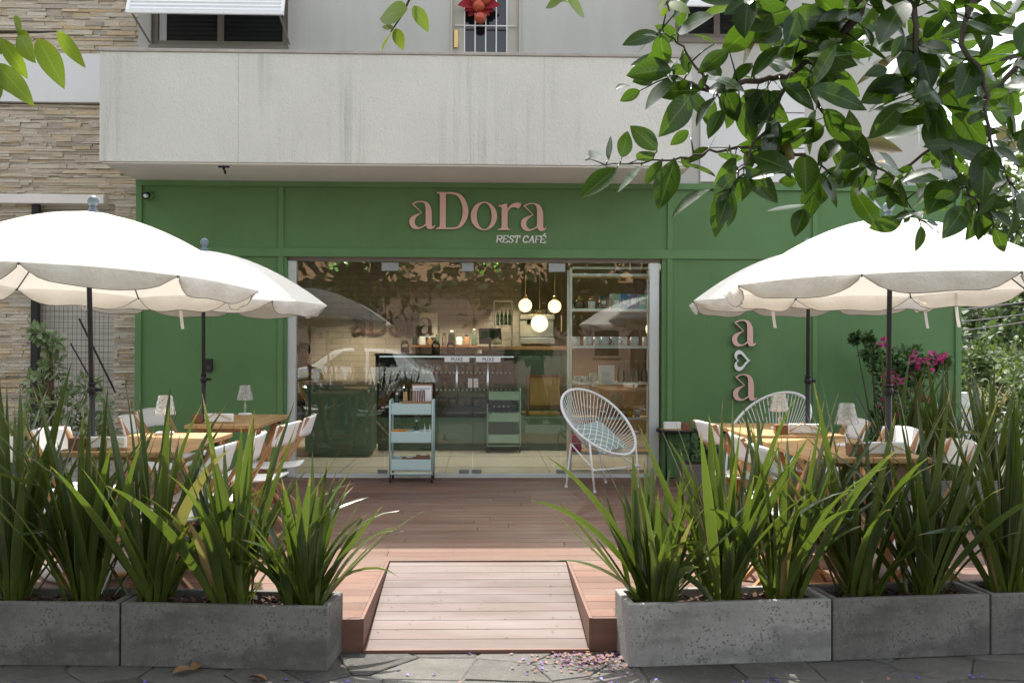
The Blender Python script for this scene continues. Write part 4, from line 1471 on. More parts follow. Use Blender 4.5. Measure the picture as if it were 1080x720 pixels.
for (x, y_, a, lab) in cs:
    c_ = chair(lab) if ch0 is None else copy_tree(ch0)
    ch0 = ch0 or c_
    c_.location = (x, y_, 0); c_.rotation_euler = (0, 0, R(a)); c_['label'] = lab

# ---------------------------------------------------------------- table lamps, napkin holders
def lamp(label, x, y_, tilt=0):
    r_ = thing('table_lamp', label, 'lamp', (x, y_, .751), 0, 'clear table lamps')
    m = MB(); m.lathe([(.055, 0), (.057, .008), (.05, .014), (.012, .018)], n=24); m.build('foot', MT['white_plastic'], r_)
    m = MB(); m.lathe([(.010, .018), (.008, .05), (.011, .07), (.007, .09), (.008, .115), (.02, .122)], n=12, sm=False); m.build('stem', MT['crystal'], r_)
    m = MB()
    n_, rows = 14, 4
    vs, fs = [], []
    for i in range(rows * 2 + 1):
        u = i / (rows * 2)
        rr = .066 - .026 * u
        for k in range(n_):
            a = 2 * PI * (k + (.5 if i % 2 else 0)) / n_
            q = rr + (.0025 if i % 2 else -.0005)
            vs.append((q * math.cos(a), q * math.sin(a), .12 + .12 * u))
    for i in range(rows * 2):
        for k in range(n_):
            l = (k + 1) % n_
            A, B, C, D = i * n_ + k, i * n_ + l, (i + 1) * n_ + k, (i + 1) * n_ + l
            if i % 2 == 0: fs += [(A, B, C), (B, D, C)]
            else: fs += [(A, D, C), (A, B, D)]
    m.add(vs, fs)
    o = m.build('shade', MT['crystal'], r_)
    sd = o.modifiers.new('t', 'SOLIDIFY'); sd.thickness = .004
    m = MB(); m.ball((0, 0, .15), .012, 10); m.tube([(0, 0, .115), (0, 0, .14)], .009, 8); m.build('bulb', MT['white_plastic'], r_)
    return r_


p = atZ(175, 457, .751); lamp('clear crystal lamp on the near left table', max(TL1[0] + .08, p.x), min(p.y, TL1[3] - .1))
p = atZ(265, 435.5, .751); lamp('clear crystal lamp on the rear left table by the green wall', p.x, min(p.y, TL2[3] - .08))
p = atZ(822, 452, .751); lamp('clear crystal lamp on the rear right table before the string chair', p.x, min(p.y, TR2[3] - .08))
p = atZ(893, 470, .751); lamp('clear crystal lamp on the near right table', min(p.x, TR1[1] - .07), p.y)


def holder(label, px, py, T_, w=.2, nm='napkin'):
    q = atZ(px, py, .751)
    x = min(max(q.x, T_[0] + .16), T_[1] - .14); y_ = min(max(q.y, T_[2] + .06), T_[3] - .06)
    r_ = thing('menu_holder', label, 'holder', (x, y_, .7515), R(rng.uniform(-6, 6)), 'wooden menu holders')
    m = MB(); m.box(-.15, -.07, -.035, .035, 0, .062); m.build('box', MT['brownbox'], r_, .004)
    m = MB(); m.box(-.069, .15, -.03, .03, 0, .008); m.build('tray', MT['wood'], r_, .002)
    m = MB(); m.box(-.06, .14, -.022, .022, .009, .068); m.build('napkins', MT['paper'], r_, .006)
    m = MB(); m.tube([(-.06, -.028, .02), (.02, -.03, .075), (.13, -.028, .03)], .0035, 6); m.build('clip', MT['brass'], r_)
    return r_


holder('menu holder with white napkins on the rear left table', 222, 446, TL2)
holder('menu holder with white napkins on the near left table', 95, 474, TL1)
holder('menu holder with white napkins on the rear right table', 842, 458, TR2)
holder('menu holder with white napkins on the near right table', 925, 480, TR1)

# ---------------------------------------------------------------- string lounge chairs
def string_chair(label, x, y_, rz, cushion=False):
    r_ = thing('string_chair', label, 'chair', (x, y_, 0), rz, 'white string lounge chairs')
    # local: faces +X. ring is a tilted oval, the back end high
    def ring(a, off=0):
        u, v = math.cos(a), math.sin(a)
        # u: -1 back/top ... +1 front/low
        L_ = .43; Wd = .37 * (1 - .10 * u)
        px_ = .04 + u * L_ * math.cos(R(42)); pz = .62 - u * L_ * math.sin(R(42)) - .02 * v * v
        return Vector((px_, v * Wd, pz))
    m = MB(); m.tube([ring(2 * PI * k / 48) for k in range(48)], .0125, 8, closed=True); m.build('rim', MT['white_metal'], r_)
    m = MB()
    c0 = Vector((-.02, 0, .36))
    small = lambda a: c0 + Vector((math.cos(a) * .085, math.sin(a) * .085, -.02 * math.cos(a)))
    NS = 60
    for k in range(NS):
        a = 2 * PI * k / NS
        p0, p1 = ring(a), small(a)
        mid = (p0 + p1) / 2 + Vector((-.03 * max(0, -math.cos(a)), 0, -.045))
        pts = [p0, (p0 * .5625 + mid * .375 + p1 * .0625), (p0 * .25 + mid * .5 + p1 * .25), (p0 * .0625 + mid * .375 + p1 * .5625), p1]
        m.tube(pts, .0036, 5, cap=False)
    m.tube([small(2 * PI * k / 20) for k in range(20)], .007, 6, closed=True)
    m.build('cords', MT['cord'], r_)
    for (sx, sy) in ((1, 1), (1, -1), (-1, 1), (-1, -1)):
        m = MB()
        top = ring(R(58) * sy) if sx > 0 else Vector((-.17, sy * .17, .40))
        ft = Vector((.27 if sx > 0 else -.14, sy * (.29 if sx > 0 else .26), 0.0))
        m.tube([top, ft], .0095, 8); m.lathe([(.014, 0), (.014, .02)], (ft.x, ft.y, 0), 8)
        m.build('leg', MT['white_metal'], r_)
    m = MB()
    A = Vector((.26, .30, .2)); B = Vector((.26, -.30, .2))
    m.tube([A, B], .008, 8)
    m.tube([(.26, .28, .2), (-.17, .17, .40), (-.17, -.17, .40), (.26, -.28, .2)], .008, 8)
    m.build('brace', MT['white_metal'], r_)
    return r_


q = atZ(629, 513, 0)
SC1 = string_chair('white string lounge chair with a patterned cushion before the shop glass', q.x, q.y - .02, R(-52))
cu_ = MB()
NN = 12
vs, fs = [], []
for sd_ in (1, -1):
    for i in range(NN + 1):
        for j in range(NN + 1):
            u, v = -1 + 2 * i / NN, -1 + 2 * j / NN
            puff = .055 * ((1 - u * u) * (1 - v * v)) ** .45
            vs.append((u * .2 * (1 - .06 * (1 - v * v)), v * .2 * (1 - .06 * (1 - u * u)), sd_ * puff))
K = (NN + 1) ** 2
for i in range(NN):
    for j in range(NN):
        a = i * (NN + 1) + j
        fs.append((a, a + NN + 1, a + NN + 2, a + 1)); fs.append((K + a, K + a + 1, K + a + NN + 2, K + a + NN + 1))
cu_.add(vs, fs, 0, True)
co = cu_.build('cushion', MT['cushion'])
co.matrix_world = Matrix.Translation(SC1.location) @ Matrix.Rotation(R(-52), 4, 'Z') @ Matrix.Translation((.045, 0, .475)) @ Matrix.Rotation(R(38), 4, 'Y') @ Matrix.Rotation(R(10), 4, 'Z')
tag(co, 'sage green cushion with a white trellis pattern on the string chair', 'cushion')
q = atY(812, 470, 8.75)
string_chair('white string lounge chair against the green wall behind the right table', q.x, 8.75, R(-142))

# round side table and what is on it
q = atZ(713, 505, 0)
ST = thing('side_table', 'small round black side table beside the shop glass', 'table', (q.x, q.y, 0))
m = MB(); m.lathe([(.19, .47), (.2, .475), (.2, .50), (.185, .50), (.185, .485), (.001, .485)], n=32); m.build('tabletop', MT['black'], ST)
m = MB(); m.lathe([(.183, .486), (.183, .492), (.001, .492)], n=32); m.build('inlay', MT['wood'], ST)
for k in range(4):
    a = PI / 4 + k * PI / 2
    m = MB(); m.tube([(.17 * math.cos(a), .17 * math.sin(a), 0), (.17 * math.cos(a), .17 * math.sin(a), .475)], .009, 8); m.build('leg', MT['black'], ST)
m = MB(); m.tube([(.17 * math.cos(2 * PI * k / 24), .17 * math.sin(2 * PI * k / 24), .03) for k in range(24)], .008, 6, closed=True); m.build('foot_ring', MT['black'], ST)
HT = thing('napkin_box', 'white napkin stack in a small wooden tray on the round side table', 'holder', (q.x - .02, q.y - .03, .4925))
m = MB(); m.box(.07, .15, -.04, .04, 0, .07); m.build('box', MT['brownbox'], HT, .004)
m = MB(); m.box(-.12, .068, -.04, .04, 0, .01); m.build('tray', MT['wood'], HT, .002)
m = MB(); m.box(-.11, .06, -.03, .03, .011, .08); m.build('napkins', MT['paper'], HT, .006)

# ---------------------------------------------------------------- trolley with goods
def trolley(label, x, y_, mat, rz=0, w=.43, d=.33, h=.79):
    r_ = thing('trolley', label, 'trolley', (x, y_, 0), rz, 'three tier trolleys')
    for i, z in enumerate((.12, .385, .655)):
        m = MB(); t_ = .006
        hh_ = .105
        a, b_ = w / 2 - .022, d / 2 - .01
        m.box(-a, a, -b_, b_, z - .0, z + t_)
        m.box(-a, a, -b_, -b_ + t_, z + t_, z + hh_); m.box(-a, a, b_ - t_, b_, z + t_, z + hh_)
        m.box(-a, -a + t_, -b_ + t_, b_ - t_, z + t_, z + hh_); m.box(a - t_, a, -b_ + t_, b_ - t_, z + t_, z + hh_)
        m.build('tray', mat, r_, .004)
    for s in (-1, 1):
        m = MB(); x_ = s * (w / 2 - .01)
        pts = [(x_, -d / 2 + .02, .075), (x_, -d / 2 + .02, h - .03), (x_, -d / 2 + .035, h - .008), (x_, -d / 2 + .06, h), (x_, d / 2 - .06, h), (x_, d / 2 - .035, h - .008), (x_, d / 2 - .02, h - .03), (x_, d / 2 - .02, .075)]
        m.tube(pts, .0095, 8)
        m.build('side_frame', mat, r_)
    m = MB()
    for s in (-1, 1): m.tube([(-w / 2 + .01, s * (d / 2 - .02), .085), (w / 2 - .01, s * (d / 2 - .02), .085)], .0085, 8)
    m.build('bottom_rail', mat, r_)
    for sx in (-1, 1):
        for sy in (-1, 1):
            m = MB(); cx, cy = sx * (w / 2 - .015), sy * (d / 2 - .025)
            m.lathe([(.001, -.01), (.024, -.01), (.027, -.005), (.027, .005), (.024, .01), (.001, .01)], (cx, cy, .028), 14, axis=Matrix.Rotation(R(90), 3, 'Y'))
            m.tube([(cx, cy, .03), (cx, cy, .08)], .008, 8)
            m.build('castor', MT['black'], r_)
    return r_


q = atZ(434.5, 507, 0)
TX, TY = q.x, q.y + .02
trolley('pale blue three tier trolley outside the glass doors', TX, TY, MT['pastel'])


def bottle(label, x, y_, z, h=.17, r=.026, group='small bottles on the pale blue trolley', cap='label', lab='label', body='bottle'):
    b = thing('bottle', label, 'bottle', (x, y_, z), 0, group)
    m = MB(); m.lathe([(r, 0), (r, h * .62), (r * .45, h * .76), (r * .4, h * .88)], n=14); m.build('glass_body', MT[body], b)
    m = MB(); m.lathe([(r * .45, h * .88), (r * .45, h)], n=12); m.build('cap', MT[cap], b)
    m = MB(); m.lathe([(r + .001, h * .12), (r + .001, h * .5)], n=14); m.build('paper_label', MT[lab], b)


bottle('dark bottle with white label at the left of the trolley top tray', TX - .15, TY - .02, .6625, .2, .024)
bottle('dark bottle with white label on the trolley middle tray', TX + .045, TY - .06, .3925, .21, .024)
for i, dx in enumerate((.135, .185)):
    bottle(('left', 'right')[i] + ' of two tiny green capped bottles on the middle trolley tray', TX + dx - .01, TY - .07, .3925, .10 + .07, .012, cap='lime', lab='label', body='label')
bx = thing('display_box', 'low brown wooden display box on the trolley top tray', 'box', (TX + .045, TY - .06, .6625))
m = MB(); m.box(-.14, .14, -.05, .05, .045, .118); m.build('crate', MT['kraft'], bx, .003)
m = MB(); m.box(-.135, .135, -.045, .045, 0, .044); m.build('foot', MT['kraft'], bx)
m = MB()
for k in range(9): m.obox((-.06 + k * .017, .0 + .006 * (k % 2), .17), (.011, .014, .105), Euler((.1, rng.uniform(-.06, .06), 0)).to_matrix())
m.build('stick_packs', MT['brownbox'], bx, .002)
m = MB()
for k in range(3): m.obox((-.125 + k * .014, .01, .165), (.011, .012, .09), Euler((0, rng.uniform(-.05, .05), 0)).to_matrix())
m.build('straws', M('pale_stick', (.55, .38, .2), .6), bx, .002)
q2 = thing('menu_clipboard', 'white menu sheet on a clipboard standing at the back of the trolley', 'sign', (TX + .09, TY + .06, .6625))
m = MB(); m.obox((0, .0, .14), (.205, .006, .28), Euler((R(-8), 0, 0)).to_matrix()); m.build('board', MT['kraft'], q2, .002)
m = MB(); m.obox((0, -.0045, .14), (.185, .002, .25), Euler((R(-8), 0, 0)).to_matrix()); m.build('sheet', MT['paper'], q2)
m = MB()
for k in range(7):
    m.obox((rng.uniform(-.005, .005), -.0075 + .0175 - .0175 + (.235 - k * .014 - .14) * .1405, .235 - k * .014), (.15 if k < 1 else rng.uniform(.03, .07), .001, .005), Euler((R(-8), 0, 0)).to_matrix())
m.build('print', M('blue_print', (.12, .14, .35), .8), q2)
pk = thing('orange_packets', 'loose heap of orange packets on the trolley middle tray', 'packets', (TX - .12, TY - .08, .3925))
m = MB()
for k in range(10): m.obox((rng.uniform(-.06, .09), rng.uniform(-.03, .03), .085 + rng.uniform(0, .04)), (.05, .03, .008), Euler((rng.uniform(-.4, .4), rng.uniform(-.5, .5), rng.uniform(0, 3))).to_matrix())
m.box(-.07, .1, -.05, .05, 0, .083)
m.build('packet', MT['orange'], pk)
for i, (dx, dz, w_) in enumerate(((-.02, 0, .15), (.1, 0, .16), (.11, .082, .13))):
    z_ = .1265 + dz
    b = thing('paper_parcel', ('brown paper parcel on the bottom trolley tray, left one', 'brown paper parcel on the bottom trolley tray, lower right one', 'brown paper parcel stacked on another on the bottom tray')[i], 'parcel', (TX + dx, TY - .06, z_), R((-3, 4, 8)[i]), 'brown paper parcels')
    m = MB(); m.box(-w_ / 2, w_ / 2, -.05, .05, 0, (.11, .08, .05)[i]); m.build('wrap', MT['brownbox'], b, .008)
    m = MB(); m.box(-.03, .03, -.051, .03, (.11, .08, .05)[i] + .0005, (.11, .08, .05)[i] + .003); m.build('tag', MT['paper'], b)

# ---------------------------------------------------------------- inside the cafe
def X_(px, Y): return XY(px, Y)
CY = 12.7
# display counter
dc = thing('display_counter', 'glass cake display on a dark green counter inside the cafe', 'counter', (0, 0, 0))
cx0, cx1 = X_(396, CY), X_(546, CY)
zc = ZY(470, 430, CY); zt = ZY(470, 373, CY)
m = MB(); m.box(cx0, X_(600, CY), CY, CY + .7, .08, zc - .12); m.box(cx0 + .03, X_(600, CY) - .03, CY + .03, CY + .7, 0, .079); m.build('base', MT['dgreen'], dc, .005)
m = MB(); m.box(cx0, cx1, CY - .004, CY + .7, zc - .119, zc); m.build('plinth', MT['dark'], dc)
m = MB(); m.box(cx0, cx1, CY, CY + .005, zc + .001, zt - .03); m.box(cx0, cx0 + .005, CY + .006, CY + .6, zc + .001, zt - .03); m.build('glass_front', MT['thin_glass'], dc)
m = MB(); m.box(cx0 - .01, cx1 + .01, CY - .01, CY + .68, zt - .029, zt); m.box(cx1 - .02, cx1, CY + .006, CY + .6, zc, zt - .03); m.box(cx0, cx1, CY + .62, CY + .66, zc, zt - .03)
m.build('case_frame', MT['black'], dc)
m = MB()
zs_ = [zc + .01, zc + .22, zc + .44]
for z in zs_[1:]: m.box(cx0 + .01, cx1 - .03, CY + .06, CY + .55, z, z + .008)
m.build('glass_shelf', MT['thin_glass'], dc)
m = MB()
for z in zs_[1:]:
    k = 0
    while cx0 + .05 + k * .055 < cx1 - .06:
        m.box(cx0 + .05 + k * .055, cx0 + .075 + k * .055, CY + .045, CY + .05, z - .005, z + .02); k += 1
m.build('price_tag', MT['paper'], dc)
m = MB()
for z in zs_:
    for k in range(16):
        x = cx0 + .08 + (cx1 - cx0 - .2) * k / 16
        if rng.random() < .8: m.lathe([(rng.uniform(.03, .05), 0), (rng.uniform(.03, .05), rng.uniform(.04, .09)), (.01, rng.uniform(.09, .11))], (x, CY + .2 + rng.uniform(-.05, .2), z + .009), 10)
m.build('cake', MT['cake'], dc)
m = MB(); m.box(cx0 + .05, cx1 - .05, CY + .02, CY + .035, zt - .045, zt - .03)
m.build('light_strip', M('cool_led', (.8, .9, 1), .4, emit=.25, ecol=(.85, .95, 1), var=0), dc)
# jars on top of the case
for i in (0, 2, 3):
    b = thing('glass_jar', 'glass jar standing on top of the cake display', 'jar', (cx0 + .35 + i * .2, CY + .3, zt + .001), 0, 'jars on the cake display')
    m = MB(); m.lathe([(.05, 0), (.055, .03), (.055, .12), (.04, .14)], n=14); m.build('glass_body', MT['thin_glass'], b)
    m = MB(); m.lathe([(.042, .141), (.042, .16), (.01, .175)], n=12); m.build('lid', MT['brass'], b)
    m = MB(); m.lathe([(.047, .004), (.05, .03), (.05, .085)], n=12); m.build('filling', MT['cake'], b)
ws = thing('wall_shelf', 'long dark wooden shelf of jars on the tan wall inside', 'shelf', (0, 0, 0))
wx0, wx1, wz = X_(432, IY - .15), X_(505, IY - .15), ZY(470, 364, IY - .15)
m = MB(); m.box(wx0, wx1, IY - .26, IY - .002, wz - .03, wz); m.build('board', MT['brownbox'], ws, .003)
for k in range(2):
    x = wx0 + .15 + k * (wx1 - wx0 - .3)
    m = MB(); m.bar((x, IY - .22, wz - .031), (x, IY - .004, wz - .2), .02, .02); m.build('bracket', MT['black'], ws)
for k in range(9):
    x = wx0 + .07 + k * (wx1 - wx0 - .14) / 8
    hh_, rr_ = rng.uniform(.10, .24), rng.uniform(.028, .05)
    b = thing('storage_jar', 'storage jar on the long wooden wall shelf', 'jar', (x, IY - .13, wz + .001), 0, 'jars on the wall shelf')
    m = MB(); m.lathe([(rr_, 0), (rr_ * 1.05, hh_ * .1), (rr_, hh_ * .7), (rr_ * .6, hh_ * .85)], n=14); m.build('jar_body', MT[('bottle', 'mug', 'cake', 'dgreen', 'thin_glass')[k % 5]], b)
    m = MB(); m.lathe([(rr_ * .62, hh_ * .851), (rr_ * .6, hh_), (.005, hh_ * 1.03)], n=12); m.build('lid', MT[('brass', 'black', 'paper')[k % 3]], b)
cmx = X_(566, 13.6)
cm = thing('coffee_machine', 'dark coffee machine on the tall bar counter', 'machine', (cmx, 13.62, 1.331))
m = MB(); m.box(-.24, .24, -.18, .2, .03, .12); m.box(-.24, .24, .02, .2, .121, .36); m.box(-.24, .24, -.18, .2, .361, .44); m.build('housing', MT['steel'], cm, .01)
for k in (-1, 1):
    m = MB(); m.tube([(k * .1, -.08, .36), (k * .1, -.08, .30)], .03, 12); m.tube([(k * .1, -.1, .315), (k * .1, -.24, .30)], .011, 8); m.build('group_head', MT['black'], cm)
m = MB()
for k in range(5): m.lathe([(.03, 0), (.036, .06), (.033, .06), (.02, .01)], (-.18 + k * .09, .04, .441), 12)
m.build('cup', MT['mug'], cm)
cr_ = thing('till', 'small dark till screen on the cake display', 'till', (cx1 - .35, CY + .35, zt + .001), R(10))
m = MB(); m.box(-.09, .09, -.07, .07, 0, .02); m.bar((0, 0, .02), (0, .02, .14), .03, .02); m.build('stand', MT['black'], cr_, .004)
m = MB(); m.obox((0, 0, .23), (.30, .02, .21), Euler((R(-14), 0, 0)).to_matrix()); m.build('screen', MT['darkglass'], cr_, .004)
bx_ = thing('wall_menu', 'white framed menu sheet on the tan wall beside the indoor sign', 'sign', (X_(452, IY), IY - .02, ZY(452, 343, IY)))
m = MB(); m.box(-.13, .13, -.012, .012, -.18, .18); m.build('board', MT['paper'], bx_, .003)
# left cabinet with chairs
lc = thing('cabinet', 'low dark green cabinet inside the left window', 'cabinet', (0, 0, 0))
a, b_ = X_(322, 11.9), X_(393, 11.9)
m = MB(); m.box(a, b_, 11.9, 12.4, .06, .86); m.box(a + .04, b_ - .04, 11.94, 12.4, 0, .059); m.build('body', MT['dgreen'], lc, .004)
m = MB(); m.box(a - .02, b_ + .02, 11.87, 12.42, .861, .9); m.build('top', MT['tan'], lc, .004)
m = MB(); m.box(a + .06, b_ - .06, 11.888, 11.899, .14, .8); m.build('door', MT['dgreen'], lc, .006)
# tall counter to the right
tc = thing('bar_counter', 'tall dark green bar counter with a wooden top inside the cafe', 'counter', (0, 0, 0))
a, b_ = X_(508, 13.4), X_(604, 13.4)
m = MB(); m.box(a, b_, 13.4, 13.9, 0, 1.28); m.build('body', MT['dgreen'], tc, .004)
m = MB(); m.box(a - .04, b_ + .04, 13.35, 13.95, 1.281, 1.33); m.build('top', MT['wood'], tc, .004)
m = MB()
for k in range(3):
    x0 = a + .04 + k * (b_ - a - .06) / 3
    m.box(x0, x0 + (b_ - a - .06) / 3 - .03, 13.388, 13.399, .1, 1.2)
m.build('panel', MT['dgreen'], tc, .005)
q = atZ(531, 476, 0)
trolley('sage green three tier trolley inside the cafe', q.x, q.y, MT['sage'])
for k in range(4): bottle('small dark bottle in a row on the sage green indoor trolley', q.x - .12 + k * .06, q.y - .04, .3925, .19, .022, 'bottles on the indoor trolley')
# cane chair and small table
q = atZ(572, 473, 0)
cc = thing('cane_chair', 'dark wooden chair with yellow cane back inside the cafe', 'chair', (q.x, q.y + .3, 0), R(8))
m = MB(); m.box(-.24, .24, -.24, .24, .42, .46); m.build('seat', MT['leather'], cc, .01)
m = MB(); m.box(-.2, .2, -.235, -.215, .56, .92); m.build('backrest', MT['leather'], cc, .004)
for sx in (-1, 1):
    m = MB(); m.bar((sx * .225, -.225, 0), (sx * .225, -.225, .95), .035, .035, (0, 1, 0)); m.build('leg', MT['brownbox'], cc)
    m = MB(); m.bar((sx * .225, .225, 0), (sx * .225, .225, .42), .035, .035, (0, 1, 0)); m.build('leg', MT['brownbox'], cc)
m = MB(); m.box(-.205, .205, -.24, -.21, .921, .955); m.box(-.205, .205, -.24, -.21, .525, .558); m.build('back_rail', MT['brownbox'], cc)
# indoor wall sign, reading aDora
sp1 = atY(414, 352, IY)
IS = thing('indoor_sign', 'brown raised lettering reading aDora on the tan wall inside', 'sign', (sp1.x, IY, sp1.z))
for ch, off in (('a', 0), ('D', 0), ('o', 0), ('r', 0), ('a', 744)):
    kk = 1.0
    fm = lambda p, off=off: ((p[0] + off - 534) * U * .88, (332 - p[1] - (8 if off else 0)) * U * .88)
    shape_obj('letter', LET[ch], .04, [MT['copper_letter'], MT['pink_edge']], IS, (0, -.03, 0), fm)
# pendants
for i, (px, py, Y, rr) in enumerate(((554, 322, 12.2, .082), (585, 323, 12.4, .082), (569, 341, 12.0, .103), (690, 347, 11.6, .10))):
    p = atY(px, py, Y)
    g = thing('pendant_lamp', ('left of the two upper glowing globe pendants', 'right of the two upper glowing globe pendants', 'lowest and largest glowing globe pendant of the cluster', 'glowing globe pendant half hidden by the right window jamb')[i], 'lamp', p, 0, 'globe pendants')
    m = MB(); m.ball((0, 0, 0), rr, 20); m.build('globe', MT['globe'], g)
    m = MB(); m.tube([(0, 0, rr), (0, 0, 2.62 - p.z)], .006, 6); m.lathe([(.03, rr - .005), (.03, rr + .03), (.008, rr + .05)], n=14); m.build('stem', MT['brass'], g)
# ceiling spots: warm pools on the wall; front ones placed to brighten the floor
for i, (px, py, Y) in enumerate(((356, 286, 13.6), (391, 289, 13.6), (370, 291, 11.6), (467, 290, 13.6), (489, 291, 13.6), (540, 293, 13.9), (573, 294, 12.8), (622, 293, 13.8), (632, 295, 11.6), (520, 291, 11.6))):
    x = X_(px, Y)
    s = thing('ceiling_spot', 'small warm glowing spot lamp under the cafe ceiling', 'lamp', (x, Y, 2.62), 0, 'ceiling spots inside the cafe')
    m = MB(); m.lathe([(.05, -.004), (.05, -.10), (.043, -.10), (.04, -.03)], n=14); m.build('housing', MT['brass'], s)
    m = MB(); m.lathe([(.001, -.09), (.04, -.09)], n=14); m.build('bulb', MT['spotglow'], s)
    if True:
        front = i in (2, 6, 8, 9)
        l = bpy.data.lights.new('spot_lamp', 'SPOT'); l.energy = 28 if front else 42; l.color = (1, .89, .75) if front else (1, .80, .58); l.spot_size = R(130 if front else 72); l.spot_blend = .6; l.shadow_soft_size = .04
        lo = bpy.data.objects.new('spot_lamp', l); COL.objects.link(lo); lo.parent = s; lo.location = (0, 0, -.13); lo.rotation_euler = (R(-25 if front else 16), 0, 0)
# hanging ivy in front of the ceiling
for i, (px0, px1, Y, ln) in enumerate(((322, 372, 11.6, .42), (376, 426, 11.8, .40), (430, 470, 11.7, .30), (476, 520, 11.9, .40), (500, 530, 11.3, .5))):
    p = (X_((px0 + px1) / 2, Y), Y, 2.56)
    wd = (px1 - px0) / 1050 * Y
    v_ = thing('hanging_ivy', ('trailing ivy under the ceiling at the left window edge', 'trailing ivy under the ceiling above the indoor sign, left one', 'short trailing ivy under the ceiling above the cake display', 'trailing ivy under the ceiling above the left door', 'long trailing ivy under the ceiling above the door seam')[i], 'plant', p, 0, 'ivy hanging inside the cafe')
    m = MB(); m.box(-wd / 2, wd / 2, -.06, .06, -.06, .06); m.build('trough', MT['dark'], v_)
    m = MB()
    for k in range(int(wd * 34)):
        x = rng.uniform(-wd / 2, wd / 2); L_ = ln * rng.uniform(.25, 1.05); yy = rng.uniform(-.14, .14)
        for j in range(int(L_ / .035)):
            c = Vector((x + rng.gauss(0, .025), yy + rng.gauss(0, .025), .05 - j * .035))
            d = Vector((rng.gauss(0, 1), rng.gauss(0, 1), -.6)).normalized() * .065
            m.leaf(c, c + d, (rng.gauss(0, .5), -1, rng.uniform(0, .8)), .8, .1, .1, 3)
    m.build('leaves', MT['shrub'], v_)
# shelf unit behind the right pane
SY0, SY1 = GY + .14, GY + .46
sx0, sx1 = X_(602, SY0), X_(689, SY0)
sh = thing('shelf_unit', 'white metal shelf full of mugs and boxes behind the right window', 'shelf', (0, 0, 0))
m = MB()
for x in (sx0, sx1):
    for yy in (SY0, SY1): m.box(x - .012, x + .012, yy - .012, yy + .012, .02, 2.13)
for zz in (.04, 2.13):
    m.box(sx0 + .013, sx1 - .013, SY0 - .01, SY0 + .01, zz - .012, zz + .012)
m.build('frame', MT['white_metal'], sh, .002)
lev = [ZY(640, y_, SY0) for y_ in (289, 326, 365, 403, 440, 477)]
for z in lev:
    m = MB(); m.box(sx0 + .013, sx1 - .013, SY0 + .0, SY1, z - .016, z); m.build('shelf_board', MT['wood'], sh)
    m = MB(); m.box(sx0 + .013, sx1 - .013, SY0 - .012, SY0 - .001, z - .022, z + .004); m.build('shelf_edge', MT['white_metal'], sh)
def boxthing(nm, label, ct, px, w, h, mat, z, grp=None, dep=.14):
    x = X_(px, SY0 + .08)
    o = thing(nm, label, ct, (x, SY0 + .12, z + .001), R(rng.uniform(-6, 6)), grp)
    m = MB(); m.box(-w / 2, w / 2, -dep / 2, dep / 2, 0, h); m.build('carton', MT[mat], o, .004)
    m = MB(); m.box(-w * .3, w * .3, -dep / 2 - .002, -dep / 2 - .0005, h * .35, h * .6); m.build('paper_label', MT['label'], o)
g_ = 'coloured boxes on the top shelf'
boxthing('gift_box', 'pale teal box on the upper shelf, left of the blue one', 'box', 649, .09, .16, 'mint_box', lev[1], g_)
boxthing('gift_box', 'bright blue patterned box on the upper shelf', 'box', 658, .07, .16, 'blue_box', lev[1], g_)
boxthing('gift_box', 'lilac box on the upper shelf right of the blue one', 'box', 667.5, .08, .16, 'purple_box', lev[1], g_)
boxthing('gift_box', 'mint green box on the upper shelf right of the lilac one', 'box', 677, .08, .155, 'teal_box', lev[1], g_)
boxthing('gift_box', 'dark patterned tall box at the middle of the upper shelf', 'box', 636, .07, .15, 'bottle', lev[1], g_)
boxthing('white_box', 'plain white square box standing on the middle shelf', 'box', 640, .16, .17, 'paper', lev[3])
def mug(px, z, label, grp, lid=False, s=1.0, yo=.1):
    x = X_(px, SY0 + yo)
    o = thing('mug', label, 'mug', (x, SY0 + yo, z + .001), R(rng.uniform(-40, 10)), grp)
    m = MB(); m.lathe([(.036 * s, 0), (.042 * s, .01), (.042 * s, .09 * s), (.038 * s, .09 * s), (.036 * s, .015), (.001, .012)], n=16); m.build('cup', MT['mug'], o)
    m = MB(); m.tube([(.041 * s + .03 * s * math.sin(PI * t_), 0, .018 + .058 * s * t_) for t_ in [i / 8 for i in range(9)]], .006, 6); m.build('handle', MT['mug_handle'], o)
for k, px in enumerate((607, 620, 630, 638, 648, 657, 669, 682)):
    mug(px, lev[2], 'speckled grey mug with a dark red handle in the shelf row', 'mugs in a row on the shelf', yo=(.08, .14)[k in (2, 5, 7)], s=1.08)
mug(624, lev[1], 'speckled grey mug on the upper shelf beside the dark box', None, s=.95)
for k, px in enumerate((609, 616.5, 625)):
    o = thing('candle_jar', ('small cream candle jar, leftmost on the middle shelf', 'small cream candle jar, second on the middle shelf', 'tall white candle jar beside the white box')[k], 'jar', (X_(px, SY0 + .1), SY0 + .1, lev[3] + .001))
    hh_ = (.06, .06, .09)[k]
    m = MB(); m.lathe([(.034, 0), (.036, .006), (.036, hh_), (.032, hh_), (.032, hh_ * .8), (.001, hh_ * .8)], n=16); m.build('pot', MT['cream'], o)
    m = MB(); m.tube([(0, 0, hh_ * .8), (0, 0, hh_ * .95)], .003, 5); m.build('wick', MT['black'], o)
